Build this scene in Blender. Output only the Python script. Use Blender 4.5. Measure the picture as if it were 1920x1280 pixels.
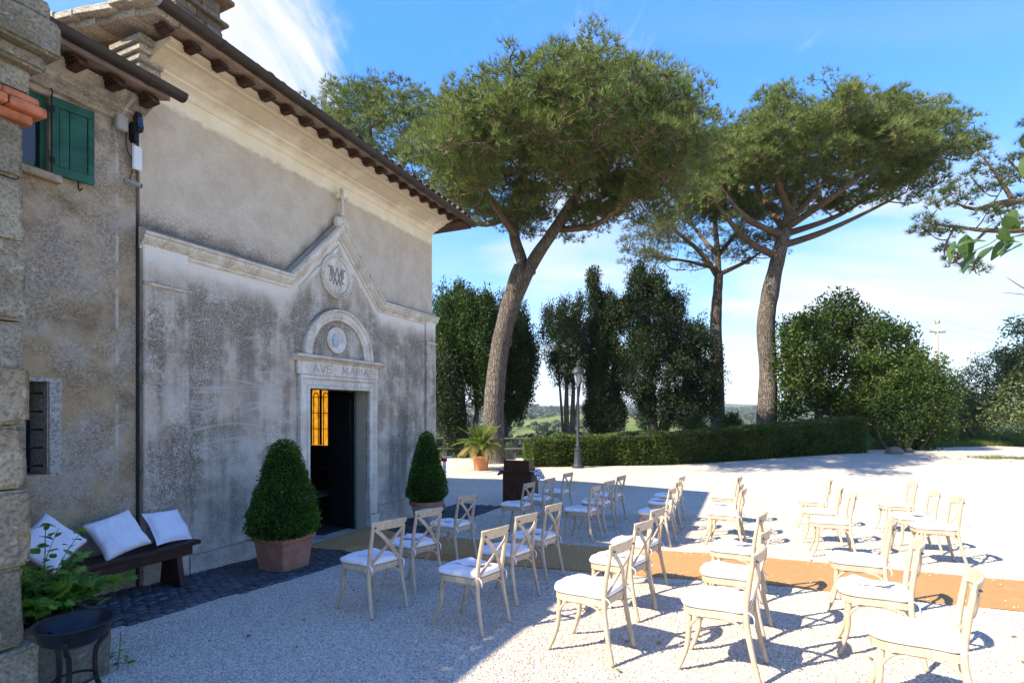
import bpy, bmesh, math, random
import numpy as np
from mathutils import Vector, Matrix, noise
R = math.radians
random.seed(7)
rng = np.random.default_rng(11)
for o in list(bpy.data.objects): bpy.data.objects.remove(o)
S = bpy.context.scene
COL = S.collection

# ------------------------------------------------------------------ camera, sky, sun, exposure
CAMZ = 1.66
cd = bpy.data.cameras.new('camera'); cam = bpy.data.objects.new('camera', cd); COL.objects.link(cam)
cam.location = (0, 0, CAMZ); cam.rotation_euler = (R(90), 0, 0)
cd.sensor_width = 36; cd.lens = 18.75; cd.shift_y = 128 / 1920
cd.clip_start = 0.05; cd.clip_end = 20000
S.camera = cam
SUN_AZ, SUN_EL = R(25), R(43)            # shadows run towards +X, turned 25 degrees to +Y
w = bpy.data.worlds.new('World'); S.world = w; w.use_nodes = True
nt = w.node_tree; nt.nodes.clear()
def wn(t, **k):
    n = nt.nodes.new(t)
    for a, b in k.items(): setattr(n, a, b)
    return n
def wl(a, b): nt.links.new(a, b)
out = wn('ShaderNodeOutputWorld'); bg = wn('ShaderNodeBackground'); bg.inputs[1].default_value = 0.15
sky = wn('ShaderNodeTexSky', sky_type='NISHITA', sun_disc=False, sun_elevation=SUN_EL, sun_rotation=R(245), altitude=250, air_density=1.0, dust_density=0.4, ozone_density=2.0)
hs = wn('ShaderNodeHueSaturation'); hs.inputs['Saturation'].default_value = 1.24; hs.inputs['Value'].default_value = 1.0
wl(sky.outputs[0], hs.inputs['Color'])
tc = wn('ShaderNodeTexCoord')
sep = wn('ShaderNodeSeparateXYZ'); wl(tc.outputs['Generated'], sep.inputs[0])
def wm(op, a, b=None, c=None, clamp=False):
    n = wn('ShaderNodeMath', operation=op, use_clamp=clamp)
    for i, v in enumerate((a, b, c)):
        if v is None: continue
        if isinstance(v, (int, float)): n.inputs[i].default_value = v
        else: wl(v, n.inputs[i])
    return n.outputs[0]
def wsm(v, a, b, lo=0.0, hi=1.0):
    n = wn('ShaderNodeMapRange', interpolation_type='SMOOTHSTEP')
    wl(v, n.inputs[0]); n.inputs[1].default_value = a; n.inputs[2].default_value = b; n.inputs[3].default_value = lo; n.inputs[4].default_value = hi
    return n.outputs[0]
zc = wm('ADD', wm('MAXIMUM', sep.outputs[2], 0.0), 0.16)
cmb = wn('ShaderNodeCombineXYZ'); wl(wm('DIVIDE', sep.outputs[0], zc), cmb.inputs[0]); wl(wm('DIVIDE', sep.outputs[1], zc), cmb.inputs[1])
def wnoise(vec, scale, detail, rough, sx=1, sy=1, rz=0, off=(0, 0, 0), dist=0.0):
    m = wn('ShaderNodeMapping'); m.inputs['Scale'].default_value = (sx, sy, 1); m.inputs['Rotation'].default_value = (0, 0, rz); m.inputs['Location'].default_value = off
    wl(vec, m.inputs[0]); n = wn('ShaderNodeTexNoise'); n.inputs['Scale'].default_value = scale; n.inputs['Detail'].default_value = detail
    n.inputs['Roughness'].default_value = rough; n.inputs['Distortion'].default_value = dist; wl(m.outputs[0], n.inputs['Vector']); return n.outputs[0]
def wdir(px, py, r0, r1):
    d = Vector(((px - 960) / 1000, 1, (768 - py) / 1000)).normalized()
    n = wn('ShaderNodeVectorMath', operation='DOT_PRODUCT'); wl(tc.outputs['Generated'], n.inputs[0]); n.inputs[1].default_value = d
    return wsm(n.outputs['Value'], math.cos(r0), math.cos(r1))
wisp = wnoise(cmb.outputs[0], 0.85, 9, 0.56, 0.6, 1.5, R(-24), (3.1, 1.7, 0), 0.35)
puff = wnoise(cmb.outputs[0], 2.6, 12, 0.64, 1.5, 0.75, R(35), (0.4, 2.2, 0), 0.5)
gen = wm('MULTIPLY', wsm(wisp, 0.46, 0.72), wm('SUBTRACT', 0.80, wm('MULTIPLY', wdir(1150, 120, R(46), R(30)), 0.66)))  # extra cloud mostly outside the view, added to whiten the ambient light
wisp2 = wm('ADD', wm('MULTIPLY', wisp, 0.6), wm('MULTIPLY', wnoise(cmb.outputs[0], 2.3, 10, 0.6, 0.5, 1.6, R(-20), (6.1, 3.7, 0), 0.4), 0.4))
bandR = wm('MULTIPLY', wsm(wm('ADD', wisp2, wm('MULTIPLY', wm('MAXIMUM', wdir(1690, 500, R(15), R(3)), wdir(1500, 590, R(12), R(2))), 0.27)), 0.57, 0.90), 0.92)
bandM = wm('MULTIPLY', wsm(wm('ADD', wisp, wm('MULTIPLY', wdir(1120, 500, R(15), R(3)), 0.26)), 0.60, 0.92), 0.75)
blobL = wm('MULTIPLY', wsm(wm('ADD', puff, wm('MULTIPLY', wdir(485, 80, R(12), R(1)), 0.27)), 0.56, 0.88), 0.88)
blobT = wm('MULTIPLY', wsm(puff, 0.42, 0.7), wm('MULTIPLY', wdir(1400, 20, R(5), R(1)), 0.0))
low = wm('MULTIPLY', wsm(sep.outputs[2], 0.16, 0.0), 0.25)
lowc = wm('MULTIPLY', wm('MULTIPLY', wsm(wisp, 0.44, 0.64), wsm(sep.outputs[2], 0.27, 0.08)), 0.6)
fac = low
for q in (gen, bandR, bandM, blobL, lowc): fac = wm('MAXIMUM', fac, q)
grd = wn('ShaderNodeValToRGB'); wl(sep.outputs[2], grd.inputs[0]); ge = grd.color_ramp.elements
while len(ge) < 5: ge.new(0.5)
for q, (pp, cc) in zip(ge, [(0.0, (.55, .80, 1.12)), (.10, (.33, .65, 1.15)), (.30, (.085, .41, 1.2)), (.52, (.025, .28, 1.2)), (1.0, (.012, .18, .95))]): q.position = pp; q.color = (*cc, 1)
gsc = wn('ShaderNodeVectorMath', operation='SCALE'); wl(grd.outputs[0], gsc.inputs[0]); gsc.inputs['Scale'].default_value = 1.80
gmx = wn('ShaderNodeMix', data_type='RGBA'); gmx.inputs[0].default_value = 0.88; wl(hs.outputs[0], gmx.inputs[6]); wl(gsc.outputs[0], gmx.inputs[7])
mix = wn('ShaderNodeMix', data_type='RGBA'); wl(fac, mix.inputs[0]); wl(gmx.outputs[2], mix.inputs[6]); mix.inputs[7].default_value = (1.26, 1.39, 1.54, 1)
wl(mix.outputs[2], bg.inputs[0]); wl(bg.outputs[0], out.inputs[0])
sl = bpy.data.lights.new('sun', 'SUN'); sl.energy = 2.0; sl.angle = R(0.5); sl.color = (1.0, 0.97, 0.93)
so = bpy.data.objects.new('sun', sl); COL.objects.link(so)
sd = Vector((math.cos(SUN_AZ) * math.cos(SUN_EL), math.sin(SUN_AZ) * math.cos(SUN_EL), -math.sin(SUN_EL)))
so.rotation_euler = sd.to_track_quat('-Z', 'Y').to_euler(); so.location = (-20, -10, 30)
S.view_settings.view_transform = 'Standard'; S.view_settings.look = 'None'; S.view_settings.gamma = 1; S.view_settings.use_curve_mapping = False
S.view_settings.exposure = 2.43
S.view_settings.use_white_balance = True; S.view_settings.white_balance_temperature = 7900; S.view_settings.white_balance_tint = 10
try:
    S.cycles.use_denoising = True; S.cycles.max_bounces = 8; S.cycles.transparent_max_bounces = 8
except Exception: pass

# ------------------------------------------------------------------ helpers
U = Vector((0.4027, 0.9153, 0)); NRM = Vector((0.9153, -0.4027, 0)); P0 = Vector((-4.10, 5.90, 0)); UA = math.atan2(U.y, U.x)
def loc(t, e, z=0.0): return P0 + U * t + NRM * e + Vector((0, 0, z))        # along the facade, out from it, up
def sstep(a, b, x):
    x = min(1, max(0, (x - a) / (b - a))); return x * x * (3 - 2 * x)
def g(x, y):
    z = -0.052 * y if y < 8.5 else -0.442 - 0.09 * (1 - math.exp(-(y - 8.5) * 0.052 / 0.09))
    z += 0.34 * sstep(6, 15, x) * sstep(14, 20.5, y) * (1 - sstep(23, 30, x) * 0.5)
    z += 0.010 * noise.noise((x * 0.9, y * 0.9, 2.0)) + 0.02 * noise.noise((x * 0.25, y * 0.25, 5.0))
    return z
def at(px, py, Y): return Vector(((px - 960) / 1000 * Y, Y, CAMZ - (py - 768) / 1000 * Y))
def empty(name, l, rz=0.0, label=None, cat=None, group=None, kind=None):
    o = bpy.data.objects.new(name, None); COL.objects.link(o); o.location = l; o.rotation_euler = (0, 0, rz); o.empty_display_size = 0.1
    return tag(o, label, cat, group, kind)
def tag(o, label=None, cat=None, group=None, kind=None):
    if label: o['label'] = label
    if cat: o['category'] = cat
    if group: o['group'] = group
    if kind: o['kind'] = kind
    return o
def link(name, me, parent=None, l=None, rot=None, sc=None):
    o = bpy.data.objects.new(name, me); COL.objects.link(o)
    if parent: o.parent = parent
    if l is not None: o.location = l
    if rot is not None: o.rotation_euler = rot
    if sc is not None: o.scale = sc
    return o
def copy_tree(o, parent=None):
    c = o.copy(); COL.objects.link(c); c.parent = parent
    for ch in list(o.children): copy_tree(ch, c)
    return c
class MB:
    def __init__(s): s.v = []; s.f = []
    def add(s, vs, fs):
        k = len(s.v); s.v += [tuple(p) for p in vs]; s.f += [tuple(i + k for i in f) for f in fs]; return s
    def bx(s, x0, x1, y0, y1, z0, z1):
        return s.add([(x0, y0, z0), (x1, y0, z0), (x1, y1, z0), (x0, y1, z0), (x0, y0, z1), (x1, y0, z1), (x1, y1, z1), (x0, y1, z1)],
                     [(0, 3, 2, 1), (4, 5, 6, 7), (0, 1, 5, 4), (1, 2, 6, 5), (2, 3, 7, 6), (3, 0, 4, 7)])
    def box(s, c, d, M=None):
        k = len(s.v); s.bx(-d[0] / 2, d[0] / 2, -d[1] / 2, d[1] / 2, -d[2] / 2, d[2] / 2); c = Vector(c)
        for i in range(k, len(s.v)):
            p = Vector(s.v[i]); s.v[i] = tuple((M @ p if M else p) + c)
        return s
    def ring(s, rings, cap=True, close=True):
        n = len(rings[0]); vs = [p for r in rings for p in r]; fs = []
        for a in range(len(rings) - 1):
            for i in range(n if close else n - 1):
                j = (i + 1) % n; fs.append((a * n + i, a * n + j, (a + 1) * n + j, (a + 1) * n + i))
        if cap: fs += [tuple(range(n))[::-1], tuple((len(rings) - 1) * n + i for i in range(n))]
        return s.add(vs, fs)
    def sweep(s, path, prof, up=(0, 0, 1), scales=None, cap=True):
        P = [Vector(p) for p in path]; up = Vector(up); rings = []
        for i, p in enumerate(P):
            t = (P[min(i + 1, len(P) - 1)] - P[max(i - 1, 0)]).normalized()
            a = t.cross(up)
            if a.length < 1e-4: a = t.cross(Vector((1, 0, 0.01)))
            a.normalize(); b = a.cross(t).normalized(); k = scales[i] if scales else 1.0
            rings.append([p + a * (q[0] * k) + b * (q[1] * k) for q in prof])
        return s.ring(rings, cap)
    def tube(s, path, r, n=8, cap=True, up=(0, 0, 1), sq=1.0):
        rr = list(r) if hasattr(r, '__len__') else [r] * len(path)
        P = [Vector(p) for p in path]; rings = []; a = None
        for i, p in enumerate(P):
            t = (P[min(i + 1, len(P) - 1)] - P[max(i - 1, 0)]).normalized()
            if a is None:
                a = t.cross(Vector(up))
                if a.length < 1e-3: a = t.cross(Vector((1, 0, 0)))
            a = (a - t * a.dot(t)).normalized(); b = t.cross(a)
            rings.append([p + (a * math.cos(2 * math.pi * k / n) + b * math.sin(2 * math.pi * k / n) * sq) * rr[i] for k in range(n)])
        return s.ring(rings, cap)
    def lathe(s, prof, n=16, c=(0, 0, 0), cap=True, ph=0.0):
        c = Vector(c)
        return s.ring([[c + Vector((r * math.cos(ph + 2 * math.pi * k / n), r * math.sin(ph + 2 * math.pi * k / n), z)) for k in range(n)] for r, z in prof], cap)
    def prism(s, poly, y0, y1):                     # polygon in x,z pushed along y
        n = len(poly); vs = [(x, y0, z) for x, z in poly] + [(x, y1, z) for x, z in poly]
        return s.add(vs, [tuple(range(n)), tuple(range(2 * n - 1, n - 1, -1))] + [(i, i + n, (i + 1) % n + n, (i + 1) % n) for i in range(n)])
    def mould(s, path, prof, closed=False, y=0.0):  # moulding swept along a path in the x,z plane with mitres; prof = (out, side)
        n = len(path); rings = []
        for i in range(n):
            p = Vector(path[i]); ds = []
            if closed or i > 0: ds.append((p - Vector(path[i - 1])).normalized())
            if closed or i < n - 1: ds.append((Vector(path[(i + 1) % n]) - p).normalized())
            ns = [Vector((-d.y, d.x)) for d in ds]
            m = sum(ns, Vector((0, 0))); m = m.normalized(); m = m / max(0.3, m.dot(ns[0]))
            rings.append([(p.x + m.x * q[1], y - q[0], p.y + m.y * q[1]) for q in prof])
        if closed: rings.append(rings[0])
        return s.ring(rings, not closed)
    def sphere(s, c, r, nu=10, nv=7, sc=(1, 1, 1)):
        c = Vector(c); rings = []
        for j in range(nv + 1):
            th = math.pi * j / nv; rr = max(0.02, math.sin(th))
            rings.append([c + Vector((rr * math.cos(2 * math.pi * i / nu) * sc[0], rr * math.sin(2 * math.pi * i / nu) * sc[1], -math.cos(th) * sc[2])) * r for i in range(nu)])
        return s.ring(rings)
    def mesh(s, name, mat, smooth=False, bevel=0.0, seg=1, rough=0.0, cuts=0, rs=8.0):
        me = bpy.data.meshes.new(name); me.from_pydata(s.v, [], s.f); bm = bmesh.new(); bm.from_mesh(me)
        bmesh.ops.recalc_face_normals(bm, faces=bm.faces)
        if bevel:
            es = [e for e in bm.edges if len(e.link_faces) == 2 and e.calc_face_angle(0) > 0.6]
            bmesh.ops.bevel(bm, geom=es, offset=bevel, segments=seg, affect='EDGES', clamp_overlap=True)
        if cuts:
            bmesh.ops.subdivide_edges(bm, edges=list(bm.edges), cuts=cuts, use_grid_fill=True)
        if rough:
            bm.normal_update()
            for v in bm.verts:
                v.co += v.normal * rough * (noise.noise(v.co * rs) + 0.5 * noise.noise(v.co * rs * 2.7))
        bm.to_mesh(me); bm.free()
        if mat: me.materials.append(mat)
        if smooth: me.polygons.foreach_set('use_smooth', [True] * len(me.polygons))
        return me
    def build(s, name, mat, parent=None, l=None, rot=None, **k): return link(name, s.mesh(name, mat, **k), parent, l, rot)
def sm_angle(o, ang=40):
    me = o.data; me.polygons.foreach_set('use_smooth', [True] * len(me.polygons))
    try: me.set_sharp_from_angle(angle=R(ang))
    except Exception: pass
    return o
def mesh_np(name, V, nper, mat, smooth=False):
    """V: (N, nper, 3) array of separate faces"""
    N = V.shape[0]; me = bpy.data.meshes.new(name); me.vertices.add(N * nper); me.vertices.foreach_set('co', V.reshape(-1).astype(np.float32))
    me.loops.add(N * nper); me.loops.foreach_set('vertex_index', np.arange(N * nper, dtype=np.int32))
    me.polygons.add(N); me.polygons.foreach_set('loop_start', np.arange(0, N * nper, nper, dtype=np.int32))
    try: me.polygons.foreach_set('loop_total', np.full(N, nper, dtype=np.int32))
    except Exception: pass
    me.update(calc_edges=True); me.materials.append(mat)
    return me
def unit(a): return a / np.maximum(np.linalg.norm(a, axis=-1, keepdims=True), 1e-6)
def rdir(n): return unit(rng.normal(size=(n, 3)))
def leaves(P, D, L, W, fold=0.0, tri=False):
    """leaf quads (or needles) at P along D"""
    D = unit(D); A = unit(np.cross(D, rdir(len(P)))); L = np.asarray(L)[:, None]; W = np.asarray(W)[:, None]
    if tri: return np.stack([P - A * W / 2, P + A * W / 2, P + D * L], 1)
    B = np.cross(A, D); m = P + D * L * 0.45 + B * W * fold
    return np.stack([P, m + A * W / 2, P + D * L, m - A * W / 2], 1)
def tubes_np(): return MB()

# ------------------------------------------------------------------ materials
class NT:
    def __init__(s, name):
        s.m = bpy.data.materials.new(name); s.m.use_nodes = True; s.t = s.m.node_tree; s.t.nodes.clear()
        s.o = s.n('ShaderNodeOutputMaterial'); s.b = s.n('ShaderNodeBsdfPrincipled'); s.l(s.b.outputs[0], s.o.inputs[0])
        s.b.inputs['Specular IOR Level'].default_value = 0.3; s.tc = s.n('ShaderNodeTexCoord'); s.obj = s.tc.outputs['Object']
    def n(s, t, **k):
        x = s.t.nodes.new(t)
        for a, b in k.items(): setattr(x, a, b)
        return x
    def l(s, a, b): s.t.links.new(a, b)
    def put(s, v, sock):
        if hasattr(v, 'links') or hasattr(v, 'is_linked'): s.l(v, sock)
        elif isinstance(v, (tuple, list)) and len(v) == 3 and sock.type == 'RGBA': sock.default_value = (*v, 1)
        else: sock.default_value = v
    def math(s, op, a, b=None, clamp=False):
        n = s.n('ShaderNodeMath', operation=op, use_clamp=clamp); s.put(a, n.inputs[0])
        if b is not None: s.put(b, n.inputs[1])
        return n.outputs[0]
    def map(s, v, a, b, lo=0.0, hi=1.0, smooth=True):
        n = s.n('ShaderNodeMapRange', interpolation_type='SMOOTHSTEP' if smooth else 'LINEAR'); s.put(v, n.inputs[0])
        for i, q in enumerate((a, b, lo, hi)): s.put(q, n.inputs[i + 1])
        return n.outputs[0]
    def noise(s, scale, detail=4, rough=0.55, sc=None, off=None, dist=0.0, vec=None, col=False):
        v = vec or s.obj
        if sc or off:
            m = s.n('ShaderNodeMapping'); s.l(v, m.inputs[0]); m.inputs['Scale'].default_value = sc or (1, 1, 1); m.inputs['Location'].default_value = off or (0, 0, 0); v = m.outputs[0]
        n = s.n('ShaderNodeTexNoise'); s.l(v, n.inputs['Vector']); n.inputs['Scale'].default_value = scale; n.inputs['Detail'].default_value = detail
        n.inputs['Roughness'].default_value = rough; n.inputs['Distortion'].default_value = dist
        return n.outputs[1 if col else 0]
    def vor(s, scale, feature='F1', out='Distance', vec=None, rnd=1.0):
        n = s.n('ShaderNodeTexVoronoi', feature=feature); s.l(vec or s.obj, n.inputs['Vector']); n.inputs['Scale'].default_value = scale; n.inputs['Randomness'].default_value = rnd
        return n.outputs[out]
    def mix(s, f, a, b, bt='MIX'):
        n = s.n('ShaderNodeMix', data_type='RGBA', blend_type=bt); s.put(f, n.inputs[0]); s.put(a, n.inputs[6]); s.put(b, n.inputs[7]); return n.outputs[2]
    def ramp(s, v, stops):
        n = s.n('ShaderNodeValToRGB'); s.l(v, n.inputs[0]); e = n.color_ramp.elements
        while len(e) < len(stops): e.new(0.5)
        for q, (p, c) in zip(e, stops): q.position = p; q.color = (*c, 1)
        return n.outputs[0]
    def bump(s, h, strength=0.5, dist=0.01, prev=None):
        n = s.n('ShaderNodeBump'); n.inputs['Strength'].default_value = strength; n.inputs['Distance'].default_value = dist; s.l(h, n.inputs['Height'])
        if prev: s.l(prev, n.inputs['Normal'])
        return n.outputs[0]
    def sep(s, v=None):
        n = s.n('ShaderNodeSeparateXYZ'); s.l(v or s.obj, n.inputs[0]); return n.outputs
    def rnd(s): return s.n('ShaderNodeObjectInfo').outputs['Random']
    def isl(s): return s.n('ShaderNodeNewGeometry').outputs['Random Per Island']
    def done(s, col=None, rough=0.8, nrm=None, metal=None, spec=None):
        if col is not None: s.put(col, s.b.inputs['Base Color'])
        s.put(rough, s.b.inputs['Roughness'])
        if nrm: s.l(nrm, s.b.inputs['Normal'])
        if metal is not None: s.b.inputs['Metallic'].default_value = metal
        if spec is not None: s.b.inputs['Specular IOR Level'].default_value = spec
        return s.m
def mulc(c, k): return tuple(min(1, x * k) for x in c)
def simple(name, c, rough=0.8, var=0.15, scale=6, bump=0.25, bscale=60, bdist=0.004, metal=None, spec=None, objvar=0.0, c2=None):
    t = NT(name); a = t.noise(scale, 5, 0.6); col = t.mix(t.map(a, 0.3, 0.7), mulc(c, 1 - var), c2 or mulc(c, 1 + var))
    if objvar: col = t.mix(1.0, col, t.ramp(t.rnd(), [(0, (1 - objvar,) * 3), (1, (1 + objvar * 0.4,) * 3)]), 'MULTIPLY')
    return t.done(col, rough, t.bump(t.noise(bscale, 6, 0.65), bump, bdist) if bump else None, metal, spec)
def foliage(name, cols, trans=0.3, nscale=0.6, spec=0.25, rough=0.55):
    """cols: dark, mid, light green"""
    t = NT(name); r = t.math('ADD', t.math('MULTIPLY', t.isl(), 0.55), t.math('MULTIPLY', t.map(t.noise(nscale, 3), 0.3, 0.7, smooth=False), 0.45))
    col = t.ramp(r, [(0.1, cols[0]), (0.5, cols[1]), (0.9, cols[2])]); t.done(col, rough, spec=spec)
    tr = t.n('ShaderNodeBsdfTranslucent'); t.l(t.mix(1.0, col, (1.2, 1.25, 0.6), 'MULTIPLY'), tr.inputs[0])
    mx = t.n('ShaderNodeMixShader'); mx.inputs[0].default_value = trans; t.l(t.b.outputs[0], mx.inputs[1]); t.l(tr.outputs[0], mx.inputs[2]); t.l(mx.outputs[0], t.o.inputs[0])
    return t.m
def plaster(name, kind):
    """old lime plaster: kind 'low' (lichened lower front), 'up' (smoother upper wall), 'house', 'trim'"""
    t = NT(name); x, y, z = t.sep()
    big = t.noise(0.9, 5, 0.6); mid = t.noise(3.2, 6, 0.62); fine = t.noise(46, 9, 0.80); grit = t.noise(130, 5, 0.75)
    streak = t.noise(1.0, 6, 0.6, sc=(5.0, 5.0, 0.45))
    if kind == 'low':
        base = t.mix(t.map(mid, 0.35, 0.65), (0.52, 0.425, 0.315), (0.72, 0.625, 0.495))
        base = t.mix(t.math('MULTIPLY', t.map(z, 0.7, -0.2), t.map(mid, 0.36, 0.56, 0.3, 1.0)), base, (0.78, 0.72, 0.63))
        # pale leached band under the cornice, which steps up round the gable
        ab = t.math('ABSOLUTE', t.math('SUBTRACT', x, 3.12)); hl = t.math('ADD', 3.5, t.math('MULTIPLY', t.math('MAXIMUM', t.math('SUBTRACT', 1.05, ab), 0.0), 1.0))
        dd = t.math('ADD', t.math('SUBTRACT', hl, z), t.math('MULTIPLY', t.math('SUBTRACT', mid, 0.5), 0.5))
        base = t.mix(t.map(dd, 0.36, 0.05), base, (0.80, 0.74, 0.62))
        dirt = t.math('MULTIPLY', t.map(t.math('ADD', big, t.math('MULTIPLY', t.math('SUBTRACT', streak, 0.5), 0.6)), 0.38, 0.60, 0.18, 1.0), t.map(dd, 0.12, 0.5))
        dirt = t.math('MULTIPLY', dirt, t.map(z, -0.3, 1.0, 0.42, 1.0))
        spk = t.map(t.math('ADD', t.math('MULTIPLY', fine, 0.75), t.math('MULTIPLY', grit, 0.3)), 0.58, 0.49)
        col = t.mix(t.math('MULTIPLY', spk, t.math('MULTIPLY', dirt, 0.86)), base, (0.115, 0.096, 0.073))
        col = t.mix(t.math('MULTIPLY', t.map(t.noise(75, 6, 0.75, off=(7, 3, 1)), 0.60, 0.68), 0.55), col, (0.66, 0.62, 0.55))
        blot = t.map(t.noise(11, 9, 0.78, off=(2, 8, 5)), 0.60, 0.47)
        col = t.mix(t.math('MULTIPLY', t.math('MULTIPLY', blot, dirt), t.map(grit, 0.35, 0.6, 0.75, 0.25)), col, (0.125, 0.108, 0.085))
        pat = t.math('MULTIPLY', t.map(t.noise(1.7, 7, 0.7, off=(6, 1, 4)), 0.54, 0.64), t.map(fine, 0.40, 0.56, 0.1, 0.6))
        col = t.mix(pat, col, (0.72, 0.66, 0.57))
        # run-off stains beside the door and over the wall
        for cx, w_, z0, z1, k in ((1.42, 0.20, 1.2, 2.9, 0.6), (4.95, 0.22, 0.0, 2.1, 0.75), (5.5, 0.10, -0.3, 3.2, 0.4), (0.57, 0.03, -0.3, 3.4, 0.5)):
            dx = t.math('ABSOLUTE', t.math('ADD', t.math('SUBTRACT', x, cx), t.math('MULTIPLY', t.math('SUBTRACT', mid, 0.5), 0.5)))
            f = t.math('MULTIPLY', t.math('MULTIPLY', t.map(dx, w_, w_ * 0.2), t.map(z, z0, z0 + 0.6)), t.math('MULTIPLY', t.map(z, z1, z1 - 0.6), k))
            col = t.mix(t.math('MULTIPLY', f, t.map(fine, 0.35, 0.6, 1.0, 0.55)), col, (0.10, 0.09, 0.08))
        # arcs left by a brush
        for cx, cz, a0, a1, b0, b1 in ((1.15, -0.9, 0.45, 1.75, 0.9, 2.35), (0.6, 0.1, 0.02, 0.8, 1.3, 2.4), (1.9, -0.3, 1.2, 2.2, 1.3, 3.0)):
            d = t.math('POWER', t.math('ADD', t.math('POWER', t.math('SUBTRACT', x, cx), 2.0), t.math('POWER', t.math('SUBTRACT', z, cz), 2.0)), 0.5)
            wv = t.noise(1.0, 3, 0.7, vec=None, sc=(0.9, 0.9, 0.9)); cv = t.n('ShaderNodeCombineXYZ'); t.l(t.math('MULTIPLY', d, 20.0), cv.inputs[0]); t.l(t.math('MULTIPLY', x, 0.9), cv.inputs[1]); cv.inputs[2].default_value = cx
            ln = t.noise(1.0, 4, 0.7, vec=cv.outputs[0])
            msk = t.math('MULTIPLY', t.math('MULTIPLY', t.map(x, a0, a0 + 0.35), t.map(x, a1, a1 - 0.35)), t.math('MULTIPLY', t.map(z, b0, b0 + 0.3), t.map(z, b1, b1 - 0.4)))
            col = t.mix(t.math('MULTIPLY', t.map(ln, 0.53, 0.66), t.math('MULTIPLY', msk, 0.75)), col, (0.50, 0.48, 0.44))
        bs, bd = 0.9, 0.012
    elif kind == 'up':
        base = t.mix(t.map(mid, 0.3, 0.7), (0.57, 0.475, 0.35), (0.68, 0.585, 0.45))
        zz = t.math('ADD', z, t.math('MULTIPLY', t.math('SUBTRACT', t.noise(7, 6, 0.7), 0.5), 0.22))
        col = t.mix(t.map(fine, 0.60, 0.42, 0, 0.22), base, (0.27, 0.235, 0.19))
        foot = t.math('MULTIPLY', t.map(z, 4.1, 3.55), t.map(x, 2.3, 1.6))
        col = t.mix(t.math('MULTIPLY', t.map(fine, 0.60, 0.46), t.math('MULTIPLY', foot, 0.8)), col, (0.09, 0.085, 0.075))
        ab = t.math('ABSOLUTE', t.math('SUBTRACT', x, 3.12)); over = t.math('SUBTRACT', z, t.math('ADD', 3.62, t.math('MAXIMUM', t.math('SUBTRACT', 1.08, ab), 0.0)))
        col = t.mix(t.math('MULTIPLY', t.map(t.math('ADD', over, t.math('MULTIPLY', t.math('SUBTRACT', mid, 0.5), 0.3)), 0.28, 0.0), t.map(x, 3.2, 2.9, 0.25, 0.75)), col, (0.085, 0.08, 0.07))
        crk = t.map(t.math('ABSOLUTE', t.math('SUBTRACT', t.noise(2.4, 6, 0.7, dist=1.2), 0.5)), 0.006, 0.0)
        col = t.mix(t.math('MULTIPLY', crk, t.map(z, 4.6, 5.2, 0.0, 0.30)), col, (0.5, 0.46, 0.38))
        col = t.mix(t.map(zz, 5.15, 5.22), col, t.mix(t.map(mid, 0.35, 0.7), (0.82, 0.72, 0.54), (0.90, 0.83, 0.68)))
        dz_ = t.math('ADD', z, t.math('MULTIPLY', t.math('SUBTRACT', t.noise(2.6, 6, 0.7, sc=(1, 1, .5)), 0.5), 0.5))
        col = t.mix(t.math('MULTIPLY', t.map(dz_, 5.42, 5.56), t.map(fine, 0.62, 0.42, 0.45, 0.85)), col, (0.62, 0.50, 0.335))
        bs, bd = 0.6, 0.007
    elif kind == 'house':
        base = t.ramp(t.noise(1.5, 9, 0.68, dist=0.4), [(0.34, (0.20, 0.155, 0.105)), (0.44, (0.42, 0.33, 0.215)), (0.53, (0.50, 0.42, 0.315)), (0.60, (0.43, 0.375, 0.30)), (0.68, (0.70, 0.63, 0.52))])
        base = t.mix(t.math('MULTIPLY', t.map(t.noise(1.6, 5, 0.6, off=(4, 2, 7)), 0.49, 0.62), 0.6), base, (0.48, 0.34, 0.17))
        base = t.mix(t.math('MULTIPLY', t.map(t.noise(1.3, 6, 0.65, off=(1, 9, 3)), 0.55, 0.64), t.map(z, 2.3, 1.3, 0.0, 0.8)), base, (0.60, 0.36, 0.28))
        base = t.mix(t.map(z, 3.7, 5.0, 0, 0.75), base, t.mix(t.map(mid, 0.4, 0.6), (0.62, 0.54, 0.43), (0.38, 0.31, 0.27)))
        col = t.mix(t.math('MULTIPLY', t.map(fine, 0.58, 0.42), t.map(mid, 0.35, 0.6, 0.12, 0.68)), base, (0.11, 0.092, 0.07))
        col = t.mix(t.math('MULTIPLY', t.map(t.noise(14, 5, 0.7, off=(3, 3, 3)), 0.64, 0.70), 0.7), col, (0.55, 0.54, 0.50))
        ln = t.math('MULTIPLY', t.map(t.math('ABSOLUTE', t.math('SUBTRACT', x, -0.19)), 0.022, 0.008), t.map(t.noise(2.5, 3, 0.6, sc=(0.2, 1, 1)), 0.46, 0.56))
        col = t.mix(t.math('MULTIPLY', ln, 0.75), col, (0.55, 0.52, 0.46))
        bs, bd = 0.9, 0.02
    else:
        base = t.mix(t.map(mid, 0.35, 0.65), (0.62, 0.55, 0.44), (0.80, 0.74, 0.63))
        col = t.mix(t.math('MULTIPLY', t.map(t.math('ADD', t.math('MULTIPLY', fine, 0.7), t.math('MULTIPLY', streak, 0.35)), 0.53, 0.42), 0.68), base, (0.22, 0.19, 0.15))
        gz = t.n('ShaderNodeNewGeometry'); up = t.sep(gz.outputs['Normal'])[2]
        col = t.mix(t.math('MULTIPLY', t.map(up, 0.3, 0.9), t.map(mid, 0.3, 0.6, 0.55, 1.0)), col, (0.08, 0.075, 0.06))
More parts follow.
